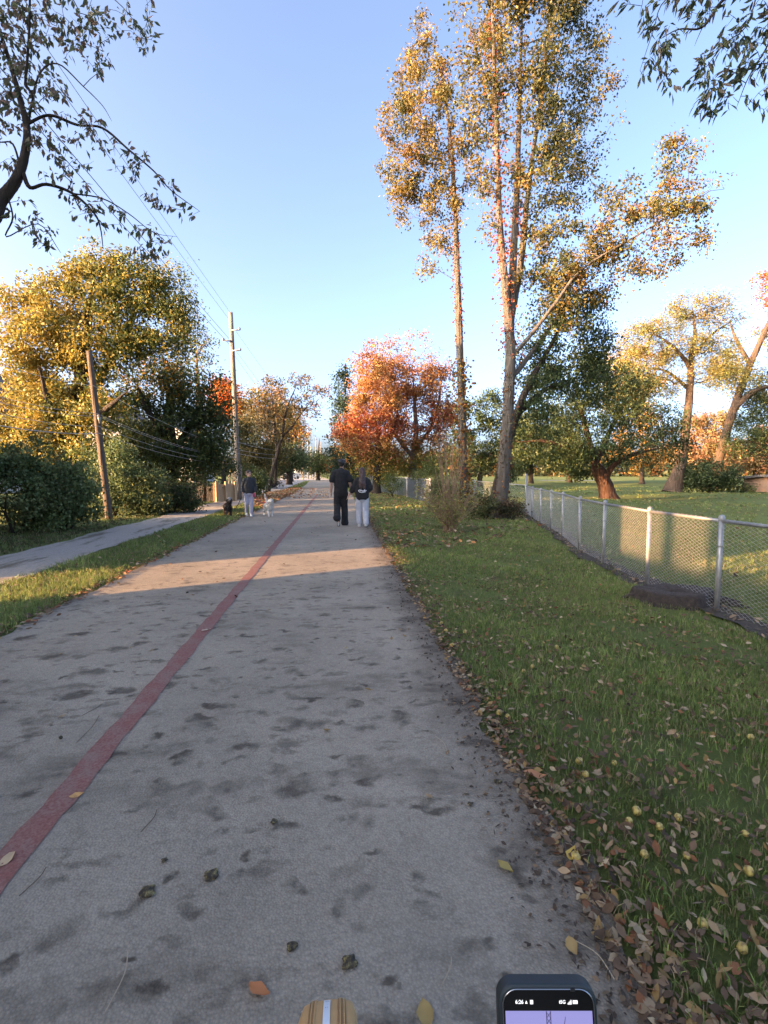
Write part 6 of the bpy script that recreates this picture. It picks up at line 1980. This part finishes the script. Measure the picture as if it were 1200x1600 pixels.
def overhang(name, label, mains, blobs, n_att, n_leaf, n_ind, pal, L, W, seed, bark, droop, pairs=False, limit_r=.012, tip=.0022, dirbias=(0, 0, -1)):
    rng = np.random.default_rng(seed)
    att = blob_points(blobs, n_att, rng, .25)
    P, par, rr, kids, tips, n_main = grow(mains, att, rng, .10, tip, .12, thick=1.0)
    base = mains[0][0][0]
    off = np.array([base[0], base[1], 0])
    root = empty(name, tuple(off))
    link('trunk', wood_mesh('trunk', P - off, par, rr, kids, n_main), bark, root)
    cand = np.where((rr < limit_r) & (np.arange(len(P)) >= n_main))[0]
    w = np.ones(len(cand)); w[np.isin(cand, tips)] = 4
    ci = rng.choice(len(cand), n_leaf, p=w / w.sum())
    nodes = cand[ci]
    pos = P[nodes] + rng.normal(size=(n_leaf, 3)) * .02
    tw = P[nodes] - P[np.maximum(par[nodes], 0)]
    tw /= np.linalg.norm(tw, axis=1, keepdims=True) + 1e-9
    d = tw * .6 + rng.normal(size=(n_leaf, 3)) * .45 + np.array(dirbias) * droop
    d /= np.linalg.norm(d, axis=1, keepdims=True)
    cols = [big_leaf_mesh('leaf', pal[i % len(pal)], L * (.85 + .1 * (i % 4)), W * (.9 + .1 * (i % 3)), seed + i) for i in range(10)]
    # the leaves inside the picture first
    rel = (pos - CP) @ CR
    px = 600 + F * rel[:, 0] / -rel[:, 2]; py = 800 - F * rel[:, 1] / -rel[:, 2]
    vis = (rel[:, 2] < 0) & (px > -5) & (px < 1205) & (py > -5)
    order = np.concatenate([np.where(vis)[0], np.where(~vis)[0]])
    pos, d = pos[order], d[order]
    nv = min(n_ind, int(vis.sum()))
    for i in range(nv):
        o = bpy.data.objects.new('leaf', cols[rng.integers(0, 10)])
        col.objects.link(o); o.parent = root
        q = Vector(d[i]).to_track_quat('Y', 'Z')
        q = q @ Euler((0, rng.uniform(-1.5, 1.5), 0)).to_quaternion()
        o.rotation_mode = 'QUATERNION'; o.rotation_quaternion = q
        o.location = tuple(pos[i] - off)
        s = rng.uniform(.7, 1.2); o.scale = (s, s, s)
    rest = pos[nv:]
    palA = np.array(pal)
    if len(rest):
        c = palA[rng.integers(0, len(pal), len(rest))] * rng.uniform(.8, 1.2, (len(rest), 1))
        V, f, cc = leaf_quads(rest - off, L * .95, c, rng, .2, W / L, .2, dirs=d[nv:])
        tag(link('foliage', np_mesh('foliage', V, f, cc), LEAF, root), kind='stuff')
    tag(root, label, 'tree')

Yo = 5.6
def q(px, py, dy=0.0): return D(px, py, Yo + dy)
t0 = np.array([-5.6, 4.6, -.1])
lo_ = q(-60, 370, -.2)
trunk = spline([t0, t0 + (0.05, .1, 1.6), t0 + (.35, .4, 2.9), lo_, q(0, 315), q(33, 263), q(42, 205), q(30, 150, .1), q(10, 80, .2), q(-15, 0, .3), q(-40, -120, .3)], 5)
rad = np.interp(np.linspace(0, 1, len(trunk)), [0, .1, .3, .4, .5, .6, .8, 1], [.17, .13, .10, .06, .042, .032, .018, .01])
mains = [(trunk, rad)]
def limb(pts, r0, r1):
    S = spline([q(*p) for p in pts], 5)
    mains.append((S, np.linspace(r0, r1, len(S))))
limb([(40, 195), (77, 180), (120, 195), (160, 200), (200, 233), (240, 267), (267, 297), (312, 330)], .020, .003)
limb([(35, 268), (47, 293), (73, 288), (113, 302), (147, 333), (157, 357), (161, 388)], .024, .004)
limb([(113, 302), (160, 310), (200, 333), (240, 363), (277, 370)], .010, .002)
limb([(42, 205), (60, 120), (90, 100), (130, 135), (160, 165), (175, 190)], .013, .002)
limb([(38, 150), (45, 60), (48, -20), (60, -120)], .016, .008)
limb([(48, -10), (90, -30), (150, -20), (200, 20), (228, 70)], .010, .002)
limb([(90, -30), (120, 10), (130, 60), (133, 75)], .007, .002)
limb([(33, 265), (20, 225), (0, 222), (-20, 215)], .012, .004)
limb([(10, 300), (20, 340), (10, 370), (60, 350), (95, 395)], .012, .003)
blobs = px_blobs([(20, 60, 34, 60), (25, 150, 34, 40), (60, 100, 30, 40), (110, 40, 36, 40), (160, 30, 30, 30), (220, 20, 26, 34), (150, 90, 26, 34), (80, 165, 34, 26), (150, 200, 24, 24), (120, 240, 40, 26),
                  (200, 250, 30, 26), (255, 300, 26, 24), (300, 328, 16, 12), (230, 370, 40, 20), (160, 330, 34, 26), (60, 370, 30, 22), (30, 330, 26, 24), (70, 220, 30, 22), (10, 10, 34, 40), (215, 60, 20, 20), (225, 395, 22, 12), (100, 290, 30, 16), (60, 0, 50, 40), (-40, 100, 60, 120)], Yo, .9)
DUSK = [(.09, .11, .055), (.11, .13, .065), (.15, .13, .08), (.19, .14, .10), (.10, .115, .06), (.22, .14, .11)]
overhang('overhanging_tree', 'thin branches with small drooping leaves hanging into the upper left corner', mains, blobs, 560, 3000, 300, DUSK, .074, .032, 71, BARK_DARK, .75)

Yo = 4.0
t0 = np.array([6.3, 2.9, -.1])
trunk = spline([t0, t0 + (0, .1, 2.5), t0 + (-.2, .3, 4.6), q(1300, -250, -.3), q(1240, -120), q(1190, -40), q(1130, 0), q(1098, 42), q(1060, 46), q(1030, 62)], 5)
rad = np.interp(np.linspace(0, 1, len(trunk)), [0, .3, .5, .6, .8, 1], [.18, .11, .04, .014, .007, .002])
mains = [(trunk, rad)]
limb([(1098, 42), (1090, 60), (1085, 72)], .004, .0015)
limb([(1190, -40), (1175, 20), (1160, 48), (1130, 70), (1100, 110)], .008, .002)
limb([(1240, -120), (1230, 0), (1200, 70), (1170, 120), (1150, 170)], .012, .002)
limb([(1190, -40), (1110, -30), (1040, 0), (1020, 50), (1000, 110)], .008, .002)
limb([(1110, -30), (1020, -30), (1000, 20)], .006, .002)
blobs = px_blobs([(1015, 30, 12, 28), (1040, 70, 18, 34), (1015, 100, 14, 24), (1045, 120, 14, 24), (1085, 25, 22, 14), (1100, 120, 20, 34), (1130, 90, 20, 34), (1120, 150, 22, 26), (1160, 40, 22, 30), (1185, 80, 18, 40), (1150, 110, 20, 30),
                  (1195, 20, 24, 30), (1100, -30, 80, 30), (975, -5, 14, 10), (1240, 60, 30, 60), (1190, 150, 14, 26)], Yo, .8)
overhang('overhanging_ash', 'dark narrow leaflets on thin twigs hanging into the upper right corner', mains, blobs, 230, 1300, 300, [(.055, .075, .036), (.07, .09, .042), (.085, .095, .05), (.12, .095, .07)], .085, .026, 72, BARK_DARK, .9, dirbias=(-.35, 0, -1))
# ------------------------------------------------------------------ cane bush, scrub round the trunks, far wood
def cane_bush():
    g = G(703, 832)
    root = empty('cane_bush', g)
    rng = np.random.default_rng(19)
    k = scale_at(g)
    mb = MB(); LP = []
    for i in range(52):
        a = rng.uniform(-1, 1); tall = rng.random() < .34
        h = rng.uniform(1.5, 2.45) if tall else rng.uniform(.6, 1.35)
        x1 = a * (.42 if tall else .78) ; y1 = rng.normal(0, .3)
        p0 = np.array([rng.normal(0, .10), rng.normal(0, .10), -.02])
        p1 = np.array([x1 * .45, y1 * .5, h * .5]) + rng.normal(size=3) * .04
        p2 = np.array([x1, y1, h])
        S = spline([p0, p1, p2], 6)
        mb.tube(S, np.linspace(.015 if tall else .011, .005, len(S)), 4, False)
        for j in range(3, len(S)):
            for _ in range(1 if tall else 2):
                LP.append(S[j] + rng.normal(size=3) * (.03 if tall else .08))
            if not tall and rng.random() < .8:
                e = S[j] + np.array([rng.normal(0, .16), rng.normal(0, .16), rng.uniform(.02, .2)])
                mb.tube([S[j], (S[j] + e) / 2 + rng.normal(size=3) * .015, e], np.array([.004, .003, .002]), 3, False)
                for t in (.4, .6, .8, 1):
                    LP.append(S[j] * (1 - t) + e * t + rng.normal(size=3) * .03)
    mb.build('canes', bark_material('cane', (.22, .14, .09), (.42, .29, .19)), root, True)
    LP = np.array(LP)
    n = len(LP); ci = rng.integers(0, n // 6, n)
    c = pick_colors([(.22, .24, .07), (.32, .30, .09), (.17, .2, .06), (.38, .30, .11), (.26, .16, .08)], [3, 3, 2, 2, 1], ci, n // 6, rng)
    V, f, cc = leaf_quads(LP, .058, c, rng, .3, .5)
    link('leaves', np_mesh('leaves', V, f, cc), LEAF, root)
    tag(root, 'bush of upright pale canes with sparse small leaves beside the slender tree', 'bush')
cane_bush()
for i, (lab, px, py, rx, ry, pal, nl, by) in enumerate([
    ('low scrub between the cane bush and the tallest trunk', 752, 788, 20, 18, [(.1, .11, .04), (.16, .13, .06), (.07, .08, .03)], 1500, 812),
    ('leafy green shrub behind the cane bush under the red maple', 668, 745, 24, 26, GREEN_M + [(.16, .17, .05)], 2600, 782),
    ('dark shrub patch at the foot of the leaning dark trunk', 800, 795, 16, 10, [(.05, .055, .025), (.1, .07, .04), (.13, .09, .05)], 900, 812),
    ('green shrub at the foot of the orange maple', 612, 755, 16, 14, GREEN_M, 1200, 776),
    ('grey green shrub left of the slender trunk', 690, 770, 18, 26, [(.1, .11, .05), (.13, .13, .06), (.2, .17, .07)], 1500, 800)]):
    shrub('scrub', lab, px, py, rx, ry, .085, pal, [1] * len(pal), nl, 120 + i, 70, None, (), base_py=by, sigma=.14)

# far belt of woods closing the horizon
def wood_belt():
    rng = np.random.default_rng(55)
    n = 42000
    ang = rng.uniform(R(-62), R(70), n)
    dist = rng.uniform(175, 215, n)
    x = np.sin(ang) * dist; y = np.cos(ang) * dist
    prof = 8.5 + 2.2 * np.sin(ang * 37) + 1.6 * np.sin(ang * 83 + 1) + 1.2 * np.sin(ang * 191 + 2)
    z = rng.random(n) ** .8 * prof
    keep = (np.abs(x + 9) > 7)
    P = np.stack([x, y, z], 1)[keep]; ang = ang[keep]
    m = len(P)
    pal = np.array([(.05, .06, .025), (.07, .075, .03), (.035, .045, .02), (.2, .12, .045), (.26, .12, .05), (.14, .12, .045)])
    ci = (np.floor(ang * 60) + 200).astype(int)
    base = rng.integers(0, 6, 600)
    c = pal[np.where(rng.random(m) < .3, rng.integers(0, 6, m), base[ci])] * rng.uniform(.7, 1.3, (m, 1))
    V, f, cc = leaf_quads(P, 1.35, c, rng, .2, .8)
    tag(link('far_woods', np_mesh('far_woods', V, f, cc), LEAF), 'far belt of autumn woods closing the horizon', 'woods', kind='stuff')
wood_belt()
